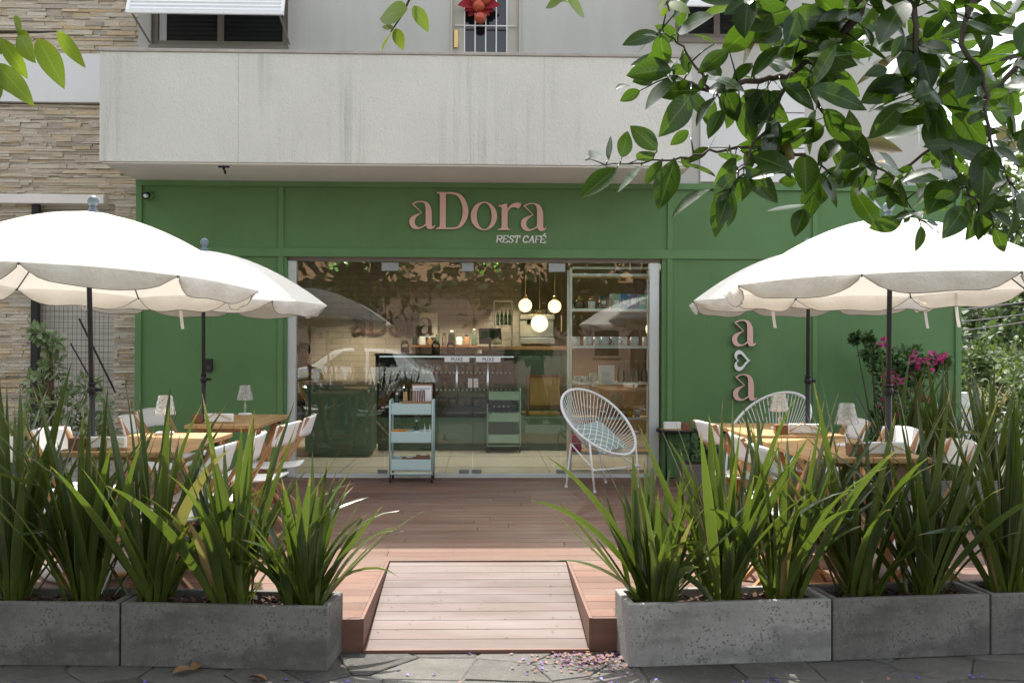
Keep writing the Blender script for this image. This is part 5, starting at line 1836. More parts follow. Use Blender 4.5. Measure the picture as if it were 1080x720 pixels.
for k, px in enumerate((655, 662, 671, 680)):
    o = thing('glass_bottle', 'slender clear glass bottle on the middle shelf', 'bottle', (X_(px, SY0 + .1), SY0 + .12, lev[3] + .001), 0, 'clear bottles on the middle shelf')
    m = MB(); m.lathe([(.032, 0), (.036, .01), (.034, .1), (.014, .15), (.013, .2), (.016, .205)], n=14); m.build('glass_body', MT['thin_glass'], o)
    m = MB(); m.lathe([(.012, .19), (.015, .225)], n=10); m.build('stopper', MT['brass'], o)
o = thing('gift_basket', 'small wooden crate basket with wrapped goods on the lower shelf', 'basket', (X_(646, SY0 + .12), SY0 + .14, lev[4] + .001))
m = MB()
for k in range(3): m.box(-.15, .15, -.1, -.09, .005 + k * .032, .03 + k * .032); m.box(-.15, .15, .09, .1, .005 + k * .032, .03 + k * .032); m.box(-.15, -.14, -.089, .089, .005 + k * .032, .03 + k * .032); m.box(.14, .15, -.089, .089, .005 + k * .032, .03 + k * .032)
m.box(-.14, .14, -.089, .089, 0, .004)
m.build('crate', MT['wicker'], o)
m = MB()
for k in range(9): m.ball((rng.uniform(-.1, .1), rng.uniform(-.05, .05), .08 + rng.uniform(0, .03)), rng.uniform(.03, .045), 10)
m.build('soap_bar', MT['pink'], o)
m = MB()
for k in range(10):
    a = rng.uniform(-.12, .12)
    m.leaf((a, 0, .1), (a + rng.uniform(-.05, .05), rng.uniform(-.04, .02), .22 + rng.uniform(0, .05)), (0, -1, .2), .5, .1, .3)
m.build('cellophane', MT['thin_glass'], o)
o = thing('cream_jar', 'round yellowish jar beside the crate on the lower shelf', 'jar', (X_(663, SY0 + .1), SY0 + .1, lev[4] + .001))
m = MB(); m.lathe([(.04, 0), (.048, .01), (.048, .06), (.04, .07)], n=16); m.build('pot', MT['yellow'], o)
m = MB(); m.lathe([(.046, .071), (.046, .09), (.01, .095)], n=16); m.build('lid', MT['brass'], o)
o = thing('cup', 'small pale cup at the right end of the lower shelf', 'cup', (X_(672, SY0 + .1), SY0 + .1, lev[4] + .001))
m = MB(); m.lathe([(.03, 0), (.04, .07), (.036, .07), (.026, .008), (.001, .008)], n=16); m.build('bowl', MT['mug'], o)
m = MB(); m.tube([(.037 + .02 * math.sin(PI * t_), 0, .018 + .04 * t_) for t_ in [i / 6 for i in range(7)]], .004, 6); m.build('handle', MT['mug'], o)
o = thing('shopping_bag', 'bright magenta paper bag on the lowest shelf', 'bag', (X_(607, SY0 + .12), SY0 + .12, lev[5] + .001))
m = MB(); m.box(-.06, .06, -.05, .05, 0, .17); m.build('bag_body', MT['magenta'], o, .006)
m = MB(); m.tube([(-.03, -.05, .165), (-.025, -.055, .22), (.025, -.055, .22), (.03, -.05, .165)], .004, 6); m.build('handle', MT['paper'], o)
for k in range(3):
    o = thing('glass_teapot', ('round glass teapot at the left of the upper shelf', 'brass topped glass jar above the mug on the upper shelf', 'dark pot on the topmost shelf')[k], 'pot', (X_((611, 625, 655)[k], SY0 + .2), SY0 + .22, (lev[1], lev[1], lev[0])[k] + .001))
    m = MB(); m.lathe([(.04, 0), (.06, .03), (.058, .07), (.03, .1)], n=16); m.build('pot_body', MT[('thin_glass', 'thin_glass', 'bottle')[k]], o)
    m = MB(); m.lathe([(.03, .101), (.03, .112), (.008, .125), (.012, .14)], n=12); m.build('lid', MT['brass'], o)
# a small shelf with bottles on the far wall
o = thing('wall_rack', 'narrow white metal rack with green bottles by the far wall', 'shelf', (0, 0, 0))
a, b_ = X_(521, 13.6), X_(540, 13.6)
m = MB()
for x in (a, b_):
    for yy in (13.5, 13.75): m.box(x - .008, x + .008, yy - .008, yy + .008, 1.331, 1.95)
for z in (1.42, 1.62, 1.95): m.box(a + .009, b_ - .009, 13.5, 13.75, z - .008, z)
m.build('frame', MT['alu'], o)
for k in range(4): bottle('slim green bottle on the narrow white rack inside', a + .05 + k * .055, 13.6, 1.621, .2, .022, 'green bottles on the rack', 'brass', 'sage', 'dgreen')


def grow(r_, nm, js, es, rs, mat):
    """one continuous surface grown over a skeleton"""
    me = bpy.data.meshes.new(nm); me.from_pydata(js, es, [])
    o = bpy.data.objects.new(nm, me); COL.objects.link(o); o.parent = r_
    sk = o.modifiers.new('skin', 'SKIN'); sk.use_smooth_shade = True
    for i, v in enumerate(me.skin_vertices[0].data):
        v.radius = rs[i]; v.use_root = (i == 0)
    sb = o.modifiers.new('sub', 'SUBSURF'); sb.levels = 2; sb.render_levels = 2
    me.materials.append(mat)
    return o


def figure(label, loc, rz, shirt, phone=False):
    J = [(0, 0, .93), (0, 0, 1.08), (0, -.01, 1.25), (0, -.01, 1.42), (0, 0, 1.5),
         (-.18, 0, 1.40), (-.24, .02, 1.14), (-.10, .20, 1.28), (.18, 0, 1.40), (.24, .02, 1.14), (.10, .20, 1.30),
         (-.1, 0, .86), (-.11, .01, .48), (-.11, -.02, .07), (-.11, .12, .03), (.1, 0, .86), (.11, .01, .48), (.11, -.02, .07), (.11, .12, .03),
         (0, .02, 1.58), (0, .03, 1.66), (0, .02, 1.72)]
    E = [(0, 1), (1, 2), (2, 3), (3, 4), (3, 5), (5, 6), (6, 7), (3, 8), (8, 9), (9, 10), (0, 11), (11, 12), (12, 13), (13, 14), (0, 15), (15, 16), (16, 17), (17, 18), (4, 19), (19, 20), (20, 21)]
    Rd = [(.16, .11), (.145, .10), (.165, .115), (.13, .085), (.055, .055), (.065, .06), (.045, .042), (.028, .03), (.065, .06), (.045, .042), (.028, .03),
          (.095, .09), (.062, .06), (.045, .042), (.04, .03), (.095, .09), (.062, .06), (.045, .042), (.04, .03), (.078, .09), (.08, .098), (.06, .07)]
    hip = .52
    dz = hip - .93
    J = [(x, y, z + dz) for (x, y, z) in J]
    for s, k in ((-1, 11), (1, 15)):
        J[k] = (s * .1, .08, hip - .02); J[k + 1] = (s * .12, .42, hip); J[k + 2] = (s * .12, .40, .07); J[k + 3] = (s * .12, .52, .03)
    r_ = thing('person', label, 'person', loc, rz)
    grow(r_, 'body', J, E, Rd, MT['skin'])
    idx = [2, 1, 0, 3, 5, 6, 8, 9]
    js = [J[i] for i in idx]
    grow(r_, 'shirt', js, [(0, 1), (1, 2), (0, 3), (3, 4), (4, 5), (3, 6), (6, 7)], [(Rd[i][0] * 1.09 + .006, Rd[i][1] * 1.09 + .006) for i in idx], shirt)
    idx = [0, 11, 12, 13, 15, 16, 17]
    grow(r_, 'trousers', [J[i] for i in idx], [(0, 1), (1, 2), (2, 3), (0, 4), (4, 5), (5, 6)], [(Rd[i][0] * 1.07 + .006, Rd[i][1] * 1.07 + .006) for i in idx], MT['black'])
    m = MB()
    vs = []
    m.lathe([(.001, .125), (.05, .115), (.085, .07), (.094, .02), (.09, -.03)], (0, .005, 1.66 + dz), 18)
    m.build('hair', MT['hair'], r_)
    m = MB()
    for s in (-1, 1): m.ball((s * .033, .118, 1.655 + dz), .011, 8)
    m.build('eyes', MT['black'], r_)
    m = MB(); m.leaf((0, .112, 1.66 + dz), (0, .138, 1.615 + dz), (0, 1, .3), .6, .1, -.6); m.leaf((-.03, .112, 1.585 + dz), (.03, .112, 1.585 + dz), (0, 1, .3), .35, .05, .1)
    m.build('nose_and_mouth', MT['skin'], r_)
    for s in (-1, 1):
        h = MB()
        base = Vector((s * .10, .20, 1.29 + dz))
        for k in range(5):
            d = Vector((-s * (.2 + .1 * k), .6 - .12 * k, .9 - .35 * k)).normalized()
            if k == 4: d = Vector((-s * .9, .2, .5)).normalized()
            L_ = (.07, .078, .074, .06, .05)[k]
            p0 = base + Vector((0, .012 * (k - 2) * .2, .016 * (1.5 - k) if k < 4 else .01))
            h.tube([p0, p0 + d * L_ * .5, p0 + d * L_ * .8 + Vector((-s * .008, -.01, 0)), p0 + d * L_ + Vector((-s * .014, -.026, 0))], [.011, .009, .0085, .006], 7)
        h.build('hand', MT['skin'], r_)
    return r_


p = atY(319, 400, 12.9)
figure('person in a yellow shirt seated behind the left cabinet, hands raised', (p.x, 12.95, 0), R(190), MT['yellow'])
st = thing('stool', 'wooden stool behind the low green cabinet', 'stool', (p.x, 12.95, 0))
m = MB(); m.lathe([(.17, .37), (.175, .385), (.17, .40)], n=20); m.build('seat', MT['wood'], st)
for k in range(4):
    a = PI / 4 + k * PI / 2
    m = MB(); m.tube([(.19 * math.cos(a), .19 * math.sin(a), 0), (.12 * math.cos(a), .12 * math.sin(a), .37)], .015, 8); m.build('leg', MT['wood'], st)

# ---------------------------------------------------------------- overhanging trees in the foreground
def leaf_n(rg, up=.5):
    return Vector((rg.gauss(0, .5), -rg.uniform(.2, 1.1), rg.gauss(up, .5)))


Z3 = lambda x, y: (600 + x / 2.25, y / 2.25)          # notes for the right tree were taken at 2.25x
FT = thing('fig_tree', 'dark glossy leaved tree overhanging from the upper right, trunk outside the photo', 'tree', (2.75, 2.7, GZ))
FTI = Matrix.Translation((-2.75, -2.7, -GZ))
def ftp(mb, nm, mat):
    o = mb.build(nm, mat, FT); o.matrix_parent_inverse = FTI; return o
rg = random.Random(21)
branches = [
    ([(1180, -420), (980, -240), (720, -60), (690, 30), (600, 115), (530, 170), (440, 195), (330, 210), (250, 180)], 3.05, .020),
    ([(530, 170), (470, 290), (420, 380), (385, 450)], 3.0, .007),
    ([(570, 200), (620, 290), (680, 350), (760, 420), (830, 520)], 3.15, .007),
    ([(980, -240), (810, -60), (825, 60), (830, 190), (860, 250), (900, 340), (930, 440), (990, 490)], 2.9, .011),
    ([(1500, -150), (1130, 80), (1050, 170), (960, 260), (860, 350), (700, 440), (560, 370)], 3.25, .012),
    ([(560, 370), (470, 350), (330, 360), (240, 378), (120, 388), (40, 380)], 3.1, .006),
    ([(1180, -420), (940, 40), (985, 180), (1000, 330), (1060, 450)], 2.75, .010),
    ([(600, 115), (520, 70), (470, 20), (430, -30)], 2.95, .006),
    ([(330, 210), (270, 110), (215, 70)], 3.0, .005),
]
bm_ = MB()
bpts = []
for pts, Y, r0 in branches:
    P = [atY(*Z3(*q), Y + .05 * math.sin(i * 1.7)) for i, q in enumerate(pts)]
    sm_ = []
    for i in range(len(P) - 1):
        for k in range(6):
            u = k / 6
            p0, p1, p2, p3 = P[max(0, i - 1)], P[i], P[i + 1], P[min(len(P) - 1, i + 2)]
            sm_.append(.5 * ((2 * p1) + (p2 - p0) * u + (2 * p0 - 5 * p1 + 4 * p2 - p3) * u * u + (3 * p1 - p0 - 3 * p2 + p3) * u ** 3) + Vector((rg.gauss(0, .004), 0, rg.gauss(0, .004))))
    sm_.append(P[-1])
    n_ = len(sm_)
    bm_.tube(sm_, [r0 * (1 - .78 * i / n_) for i in range(n_)], 8)
    bpts.append((sm_, Y))
fork = bpts[0][0][0]
bm_.tube([(2.75, 2.7, GZ), (2.72, 2.7, 1.2), (2.78, 2.75, 2.3), (2.6, 2.85, 3.0), fork], [.17, .13, .12, .08, .03], 12)
bm_.tube([(2.78, 2.75, 2.3), (3.0, 2.9, 3.4), (2.6, 3.2, 4.4)], [.1, .07, .03], 10)
bm_.tube([(2.78, 2.75, 2.3), (2.9, 3.1, 2.4), bpts[4][0][0]], [.09, .05, .02], 10)
ftp(bm_, 'trunk', MT['bark'])
hand = """115,398,25,472 172,392,115,458 222,382,180,440 252,378,212,500 335,450,243,517 352,460,350,565 385,445,375,540 95,380,100,322 125,375,140,310 210,358,145,297 255,180,180,260
290,225,215,325 250,150,145,152 245,165,135,178 200,190,150,195 145,205,110,210 170,215,120,240 285,175,270,118 380,120,305,175 345,105,295,80 370,210,400,290 415,215,525,290 500,190,585,262 405,240,440,345
480,355,455,400 420,400,497,482 415,410,405,482 500,360,530,425 560,365,562,465 590,425,565,525 540,430,497,430 560,485,470,503 560,495,535,562 605,300,520,340 600,260,680,320 650,330,590,390 690,370,640,400 730,355,800,440
690,380,690,455 670,440,735,545 605,420,600,485 720,430,800,485 790,245,710,330 790,280,715,255 790,120,680,205 800,0,735,105 745,0,690,65 870,270,880,380 850,280,880,240 820,190,860,265 970,170,885,200 915,250,990,345 940,300,930,385
1010,350,1075,390 1035,310,1060,355 940,490,888,565 965,500,945,570 1005,490,970,570 1060,490,1040,570 1010,540,1035,600 905,420,935,450 835,535,825,598 822,505,768,522 855,440,830,475 865,545,880,555 930,450,860,485 1070,430,1010,400
505,110,430,185 435,150,385,200 650,140,580,200 520,0,450,5 500,60,425,40 545,30,515,110 480,40,500,10 690,60,720,110 640,80,610,30 880,0,920,60 940,10,1010,50 1000,60,1070,70 1000,80,975,140 880,90,960,55 860,120,900,170 1080,200,1030,230
240,0,210,15 285,0,245,45 255,95,205,60 215,90,175,84 330,350,285,385 365,260,330,330 310,215,330,175 350,230,300,300 285,310,240,345 395,370,345,440 700,110,760,150 765,50,800,95 640,190,600,160 1040,30,1079,10 900,30,850,60"""
lf = MB()
for q in hand.split():
    x0, y0, x1, y1 = map(float, q.split(','))
    best = None
    for (sm_, Y) in bpts:
        for p_ in sm_:
            d = (Vector(to_px(p_)) - Vector(Z3(x0, y0))).length
            if best is None or d < best[0]: best = (d, p_.y, p_)
    Y = best[1] + rg.uniform(-.12, .12)
    b_ = atY(*Z3(x0, y0), Y); t_ = atY(*Z3(x1, y1), Y + rg.uniform(-.05, .04))
    lf.leaf(b_, t_, leaf_n(rg, .35), rg.uniform(.44, .60), rg.uniform(-.06, .2), rg.uniform(.05, .45), 9)
    if best[0] < 45: lf.tube([best[2], (best[2] + b_) / 2 + Vector((0, 0, .005)), b_], [.003, .0024, .0018], 5)
lfr = random.Random(5)
for bi, (sm_, Y) in enumerate(bpts):
    for i, p_ in enumerate(sm_):
        if i < 2: continue
        pxy = to_px(p_)
        dens = 1 if pxy[0] < 760 else 2
        if pxy[1] < -5: dens = 3
        for _ in range(dens):
            if lfr.random() > .62: continue
            d = Vector((lfr.gauss(0, .8), lfr.gauss(0, .8), lfr.gauss(-.35, .6))).normalized()
            st = p_ + d * lfr.uniform(.01, .05)
            L_ = lfr.choice((.06, .09, .12, .14, .16))
            e = st + d * L_
            ex = to_px(e)
            if pxy[0] < 905 and ex[1] > 190 and lfr.random() < .75: continue
            lf.leaf(st, e, leaf_n(lfr, .5), lfr.uniform(.42, .58), lfr.uniform(-.05, .18), lfr.uniform(.05, .4), 7)
            lf.tube([p_, st], [.0025, .0018], 4)
# upper right mass that fills the corner, and the crown above the frame
for k in range(320):
    px, py = lfr.uniform(790, 1130), lfr.uniform(-40, 230)
    if py > 50 + (px - 790) * .46 + lfr.uniform(-25, 30): continue
    if lfr.random() < .3: continue
    Y = lfr.uniform(2.6, 4.3)
    st = atY(px, py, Y)
    d = Vector((lfr.gauss(0, .8), lfr.gauss(0, .8), lfr.gauss(-.4, .6))).normalized()
    lf.leaf(st, st + d * lfr.choice((.08, .11, .13, .15, .18)), leaf_n(lfr, .5), lfr.uniform(.42, .58), lfr.uniform(-.05, .18), lfr.uniform(.05, .4), 7)
ftp(lf, 'leaves', MT['ficus'])
cr = MB()  # unseen crown above the frame, added to shade the branches below
n_ = 0
while n_ < 260:
    c = Vector((lfr.uniform(-.3, 4.6), lfr.uniform(1.3, 4.8), lfr.uniform(2.5, 5.0)))
    if ((c.x - 2.2) / 2.4) ** 2 + ((c.y - 3.0) / 1.7) ** 2 + ((c.z - 3.6) / 1.5) ** 2 > lfr.uniform(.6, 1.05): continue
    a = to_px(c)
    if a[1] > -22 and -100 < a[0] < 1200: continue
    n_ += 1
    d = Vector((lfr.gauss(0, 1), lfr.gauss(0, 1), lfr.gauss(-.3, .6))).normalized()
    cr.leaf(c, c + d * lfr.uniform(.10, .17), Vector((lfr.gauss(0, .5), lfr.gauss(0, .5), 1)), .48, .08, .2, 4)
ftp(cr, 'crown', MT['ficus'])

# thin leaved tree at the left: sprigs hang into the upper left corner and the top middle
LT = thing('hackberry_tree', 'tree with thin bright green leaves hanging in at the upper left', 'tree', (-2.3, 1.7, GZ))
LTI = Matrix.Translation((2.3, -1.7, -GZ))
tw = MB(); lv = MB()
def sprig(pts, Y, r0, leaves, w):
    P = [atY(*q, Y + .03 * i) for i, q in enumerate(pts)]
    tw.tube(P, [r0 * (1 - .7 * i / len(P)) for i in range(len(P))], 6)
    for (x0, y0, x1, y1) in leaves:
        b_ = atY(x0, y0, Y + rg.uniform(-.06, .06)); t_ = atY(x1, y1, Y + rg.uniform(-.08, .08))
        lv.leaf(b_, t_, Vector((rg.gauss(0, .3), -1, rg.gauss(.4, .3))), w * rg.uniform(.9, 1.1), rg.uniform(.03, .1), rg.uniform(.05, .2), 9, 0, .8)
    return P
a1 = sprig([(-80, 10), (-30, 34), (5, 34), (40, 34), (62, 33)], 2.4, .006,
           [(20, 33, 36, 66), (40, 40, 68, 94), (60, 32, 90, 72), (0, 40, 30, 84), (-5, 66, 36, 112), (14, 18, 24, 40), (-20, 60, 10, 98), (0, 88, -6, 112), (2, 58, -20, 30)], .36)
a2 = sprig([(438, -60), (436, -10), (425, 15), (412, 34)], 2.6, .0045,
           [(430, 10, 399, 20), (436, 6, 452, 34), (418, 28, 402, 53), (417, 30, 425, 53), (415, 30, 402, 28), (426, 0, 440, -14)], .48)
a3 = sprig([(600, -60), (597, -10), (592, 2)], 2.6, .004, [(596, -4, 575, 9), (598, 0, 618, 18), (594, 2, 603, 3)], .5)
a4 = sprig([(690, -60), (700, -8), (706, 12)], 2.7, .004, [(704, 0, 692, 8), (706, 2, 728, 14), (705, 8, 696, 18)], .5)
hub = Vector((-1.2, 2.2, 3.2))
tw.tube([(-2.3, 1.7, GZ), (-2.3, 1.72, 1.5), (-2.1, 1.8, 2.5), hub], [.11, .09, .07, .03], 12)
for P in (a1, a2, a3, a4):
    q = P[0]
    up = Vector((q.x, q.y, max(q.z + .35, 2.9)))
    tw.tube([hub, (hub + up) / 2 + Vector((0, 0, .12)), up, q], [.02, .014, .009, .006], 8)
n_ = 0
while n_ < 5200:  # unseen dense crown added to block skylight over the left planters and facade
    c = Vector((lfr.uniform(-6.4, .6), lfr.uniform(-2.6, 4.2), lfr.uniform(2.9, 6.2)))
    if ((c.x + 2.9) / 3.5) ** 2 + ((c.y - 1.5) / 2.6) ** 2 + ((c.z - 4.4) / 1.7) ** 2 > lfr.uniform(.6, 1.05): continue
    a = to_px(c)
    if a[1] > -30 and -120 < a[0] < 1200 and c.y > .2: continue
    n_ += 1
    d = Vector((lfr.gauss(0, 1), lfr.gauss(0, 1), -.5)).normalized()
    lv.leaf(c, c + d * lfr.uniform(.16, .24), Vector((lfr.gauss(0, .4), lfr.gauss(0, .4), 1)), .5, .08, .15, 3)
for k in range(7):
    e = Vector((-2.9 + 2.6 * math.cos(k * .9), .8 + 2.4 * math.sin(k * .9), 4.2 + .5 * math.sin(k * 2.1)))
    if to_px(e)[1] < -30 or e.y < 0: tw.tube([(-2.1, 1.8, 2.5), (Vector((-2.1, 1.8, 2.5)) + e) / 2 + Vector((0, 0, .5)), e], [.05, .03, .01], 8)
o = tw.build('trunk', MT['bark'], LT); o.matrix_parent_inverse = LTI
o = lv.build('leaves', MT['soft_leaf'], LT); o.matrix_parent_inverse = LTI


# ---------------------------------------------------------------- shrubs by the wall
def leafcloud(mb, rg, centers, n, sz, w=.5, up=.4, seg=3):
    for _ in range(n):
        c, r = centers[rg.randrange(len(centers))]
        v = Vector((rg.gauss(0, 1), rg.gauss(0, 1), rg.gauss(0, 1))).normalized() * (r * rg.random() ** .45)
        st = Vector(c) + v
        d = (v.normalized() * .8 + Vector((rg.gauss(0, .6), rg.gauss(0, .6), rg.gauss(-.1, .5)))).normalized()
        mb.leaf(st, st + d * sz * rg.uniform(.6, 1.25), Vector((rg.gauss(0, .6), rg.gauss(-.3, .6), 1)), w, .1, .15, seg)


rg = random.Random(44)
p = atY(52, 440, 8.4)
sb = thing('staked_shrub', 'small leafy shrub tied to a wooden stake before the mesh gate', 'shrub', (p.x, 8.4, 0))
m = MB(); m.tube([(0, 0, 0), (.01, 0, .8), (-.01, 0, 1.33)], [.035, .033, .03], 10); m.build('stake', MT['stake'], sb)
m = MB()
ctr = []
for (px, py, rr) in ((38, 402, .11), (60, 408, .12), (86, 412, .12), (72, 430, .16), (45, 430, .15), (110, 432, .10), (58, 362, .08), (48, 352, .07), (60, 385, .09), (36, 448, .16), (84, 450, .17), (60, 470, .2), (110, 462, .12), (28, 470, .15)):
    q = atY(px, py, 8.4) - Vector((p.x, 8.4, 0)); q.y = rg.uniform(-.12, .12)
    ctr.append((q, rr))
leafcloud(m, rg, ctr, 1050, .075, .5)
m.build('foliage', leafmat('pale_edged_leaf', (.045, .10, .025), (.30, .38, .20), (.3, .42, .12), .35, .3, (.4, .45, .3)), sb)
m = MB()
for c, r in ctr: m.tube([(rg.uniform(-.05, .05), 0, .1), (c.x * .6, c.y * .6, c.z * .65), c], [.008, .005, .003], 5)
m.build('stem', MT['bark'], sb)

p = atY(738, 480, 9.45)
pl_ = thing('square_planter', 'grey concrete pot with a dark bush below the round side table', 'planter', (p.x, 9.45, 0))
m = MB(); m.box(-.19, .19, -.16, .16, 0, .21)
m.build('pot', MT['conc_dark'], pl_, .008)
m = MB(); m.box(-.16, .16, -.13, .13, .2105, .214); m.build('soil', MT['mulch'], pl_)
m = MB(); leafcloud(m, rg, [((-.08, 0, .33), .14), ((.07, .02, .36), .15), ((0, -.03, .42), .13), ((.12, 0, .28), .1)], 330, .05, .5)
o = m.build('potted_bush', MT['darkshrub']); o.location = (p.x, 9.45, 0)
tag(o, 'small dark green bush growing in the square concrete pot', 'shrub')

p = atY(930, 470, 9.5)
bg = thing('bougainvillea', 'bougainvillea with magenta flowers climbing beside the green wall', 'shrub', (p.x, 9.5, 0))
ctr = []; fl = []
for (px, py, rr) in ((915, 358, .05), (922, 372, .08), (930, 385, .13), (945, 380, .13), (962, 378, .12), (978, 384, .11), (990, 382, .06), (940, 400, .17), (955, 405, .14), (938, 425, .17), (950, 440, .16), (938, 455, .18), (925, 470, .2), (950, 475, .18), (935, 500, .2), (960, 395, .1), (928, 440, .1), (906, 356, .035)):
    q = atY(px, py, 9.5) - Vector((p.x, 9.5, 0)); q.y = rg.uniform(-.12, .1)
    ctr.append((q, rr))
m = MB(); leafcloud(m, rg, ctr, 2300, .058, .62); m.build('foliage', MT['shrub'], bg)
for (px, py, rr) in ((931, 361, .035), (972, 381, .055), (983, 377, .05), (980, 386, .045), (963, 383, .04), (932, 396, .045), (932, 402, .04), (944, 399, .035), (932, 428, .045), (944, 432, .045), (960, 398, .035), (974, 420, .025), (938, 452, .035), (962, 374, .025), (990, 376, .03)):
    q = atY(px, py, 9.4) - Vector((p.x, 9.5, 0)); q.y -= rg.uniform(.0, .1)
    fl.append((q, rr))
m = MB(); leafcloud(m, rg, fl, 300, .048, .8); m.build('flowers', MT['bloom'], bg)
m = MB()
for c, r in ctr: m.tube([(rg.uniform(-.06, .06), 0, 0), (c.x * .45, c.y, c.z * .55), c], [.012, .007, .003], 5)
m.build('stem', MT['bark'], bg)

# ---------------------------------------------------------------- petals and dry leaves on the ground
m = MB()
rg = random.Random(9)
c = atZ(625, 697, GZ)
for k in range(320):
    x = c.x + rg.gauss(0, .11); y_ = c.y + rg.gauss(0, .085)
    if rg.random() < .3: x, y_ = c.x + rg.gauss(0, .2), c.y + rg.gauss(0, .1)
    if y_ > 4.77: continue
    z = GZ + .004 + rg.uniform(0, .018) * math.exp(-((x - c.x) ** 2 + (y_ - c.y) ** 2) / .02)
    a = rg.uniform(0, 2 * PI)
    m.leaf((x, y_, z), (x + .022 * math.cos(a), y_ + .022 * math.sin(a), z + rg.uniform(0, .007)), (rg.gauss(0, .4), rg.gauss(0, .4), 1), .6, .15, .3, 3, 0 if rg.random() < .45 else 1)
tag(m.build('fallen_petals', [MT['petal'], MT['dry']]), 'heap of purple and tan fallen petals beside the ramp', 'petals', kind='stuff')
m = MB()
vio = leafmat('violet_petal', (.14, .09, .48), (.24, .16, .6), (.2, .15, .5), .6, .2)
for k in range(150):
    q = atZ(rg.uniform(-20, 1100), rg.uniform(690, 735), GZ)
    if q.y > 4.4 and not (RL + .1 < q.x < RR - .1): 
        q.y = rg.uniform(3.9, 4.4)
    if q.y > 4.76: continue
    a = rg.uniform(0, 2 * PI)
    m.leaf((q.x, q.y, GZ + .004), (q.x + .024 * math.cos(a), q.y + .024 * math.sin(a), GZ + .009), (rg.gauss(0, .3), rg.gauss(0, .3), 1), .6, .15, .3, 3, 0 if rg.random() < .7 else 1)
for k in range(45):
    x, y_ = rg.uniform(RL + .05, RR - .05), rg.uniform(4.9, 6.0)
    z = GZ + .016 + (y_ - 4.8) / (RB - 4.8) * .145 + .003
    a = rg.uniform(0, 2 * PI)
    m.leaf((x, y_, z), (x + .014 * math.cos(a), y_ + .014 * math.sin(a), z + .004), (0, -.1, 1), .6, .15, .3, 3, 1)
tag(m.build('scattered_petals', [vio, MT['dry']]), 'single violet petals scattered over the dark pavement', 'petals', kind='stuff')
for i, (px, py, a, lab) in enumerate(((193, 711, 20, 'curled brown dry leaf on the pavement, left one'), (209, 706, 70, 'curled brown dry leaf on the pavement, right one'), (272, 718, 160, 'pale dry leaf on the pavement near the photo bottom'))):
    q = atZ(px, py, GZ)
    m = MB(); m.leaf((-.045, 0, .005), (.045, .01, .018), (0, -.2, 1), .55, .22, .5, 7)
    o = m.build('dry_leaf', MT['dryleaf']); o.location = (q.x, q.y, GZ + .004); o.rotation_euler = (0, 0, R(a))
    tag(o, lab, 'leaf', 'dry leaves on the pavement')

# ---------------------------------------------------------------- beyond the right end: garden, trees, cables
def far_tree(label, x, y_, h, r, mat, seed, n=1700, sz=.35, group='trees beyond the cafe', gz=GZ):
    rg = random.Random(seed)
    t_ = thing('garden_tree', label, 'tree', (x, y_, gz), 0, group)
    ctr = []
    for k in range(22):
        a = rg.uniform(0, 2 * PI); u = rg.random() ** .5
        zz = h * (.38 + .6 * rg.random())
        k_ = math.sqrt(max(.05, 1 - ((zz / h - .62) / .45) ** 2))
        ctr.append((Vector((r * u * k_ * math.cos(a), r * u * k_ * math.sin(a), zz)), r * rg.uniform(.22, .42)))
    m = MB(); leafcloud(m, rg, ctr, n, sz, .6, seg=2); m.build('crown', MT[mat], t_)
    m = MB(); m.tube([(0, 0, 0), (.05, 0, h * .3), (0, .1, h * .62)], [r * .08, r * .06, r * .03], 10)
    for c, q in ctr[:9]: m.tube([(0.03, 0, h * .3), c * .55 + Vector((0, 0, h * .2)), c], [r * .04, r * .025, r * .01], 6)
    m.build('trunk', MT['bark'], t_)
    return t_


X2 = lambda px, Y: XY(px, Y)
far_tree('tall pale green tree far beyond the cafe at right', X2(1050, 40), 40, 10.2, 3.6, 'far_leaf_pale', 61, 3200, .40)
far_tree('dark tree right of the green wall behind the cables', X2(1040, 26), 26, 3.3, 1.9, 'far_leaf', 62, 2200, .26)
far_tree('dark green tree at the far right photo edge', X2(1092, 24), 24, 3.6, 1.8, 'far_leaf', 63, 2000, .26)
far_tree('round light green bush beyond the low pale wall', X2(1052, 17), 17, 1.5, .75, 'far_leaf_pale', 64, 1200, .13)
far_tree('dark rounded bush close behind the green wall end', X2(1024, 18), 18, 1.75, .6, 'far_leaf', 65, 900, .13)
far_tree('bushy green shrub at the right photo edge behind the flax', X2(1082, 13), 13, 1.25, .7, 'far_leaf_pale', 66, 1300, .10)
far_tree('dark wooded tree behind the cables, further away', X2(1075, 48), 48, 5.6, 4.2, 'far_leaf', 67, 2600, .5)
far_tree('dark wooded tree behind the green wall, further away', X2(1010, 50), 50, 5.2, 4.0, 'far_leaf', 68, 2200, .5)
m = MB(); a, b_ = X2(1010, 15), X2(1120, 15)
m.box(a, b_, 15, 15.2, GZ, ZY(1020, 414, 15) - .3); m.box(a, X2(1030, 15), 14.99, 15.21, ZY(1020, 414, 15) - .299, ZY(1020, 414, 15))
tag(m.build('garden_wall', MT['hedge'], bevel=.01), 'low pale garden wall beyond the right end of the cafe', 'wall')
sr = thing('spiky_plant', 'pale dry spiky plant in front of the garden wall', 'plant', (X2(1046, 13.5), 13.5, GZ))
m = MB(); rg = random.Random(3)
for k in range(46):
    a = rg.uniform(0, 2 * PI)
    blade(m, Vector((0, 0, .35)), Vector((math.cos(a), math.sin(a), 0)), R(rg.uniform(8, 70)), R(rg.uniform(4, 25)), rg.uniform(.45, .85), .02, rg)
m.build('leaves', leafmat('dry_spiky_leaf', (.20, .18, .08), (.38, .32, .17), (.4, .38, .15), .6, .3), sr)
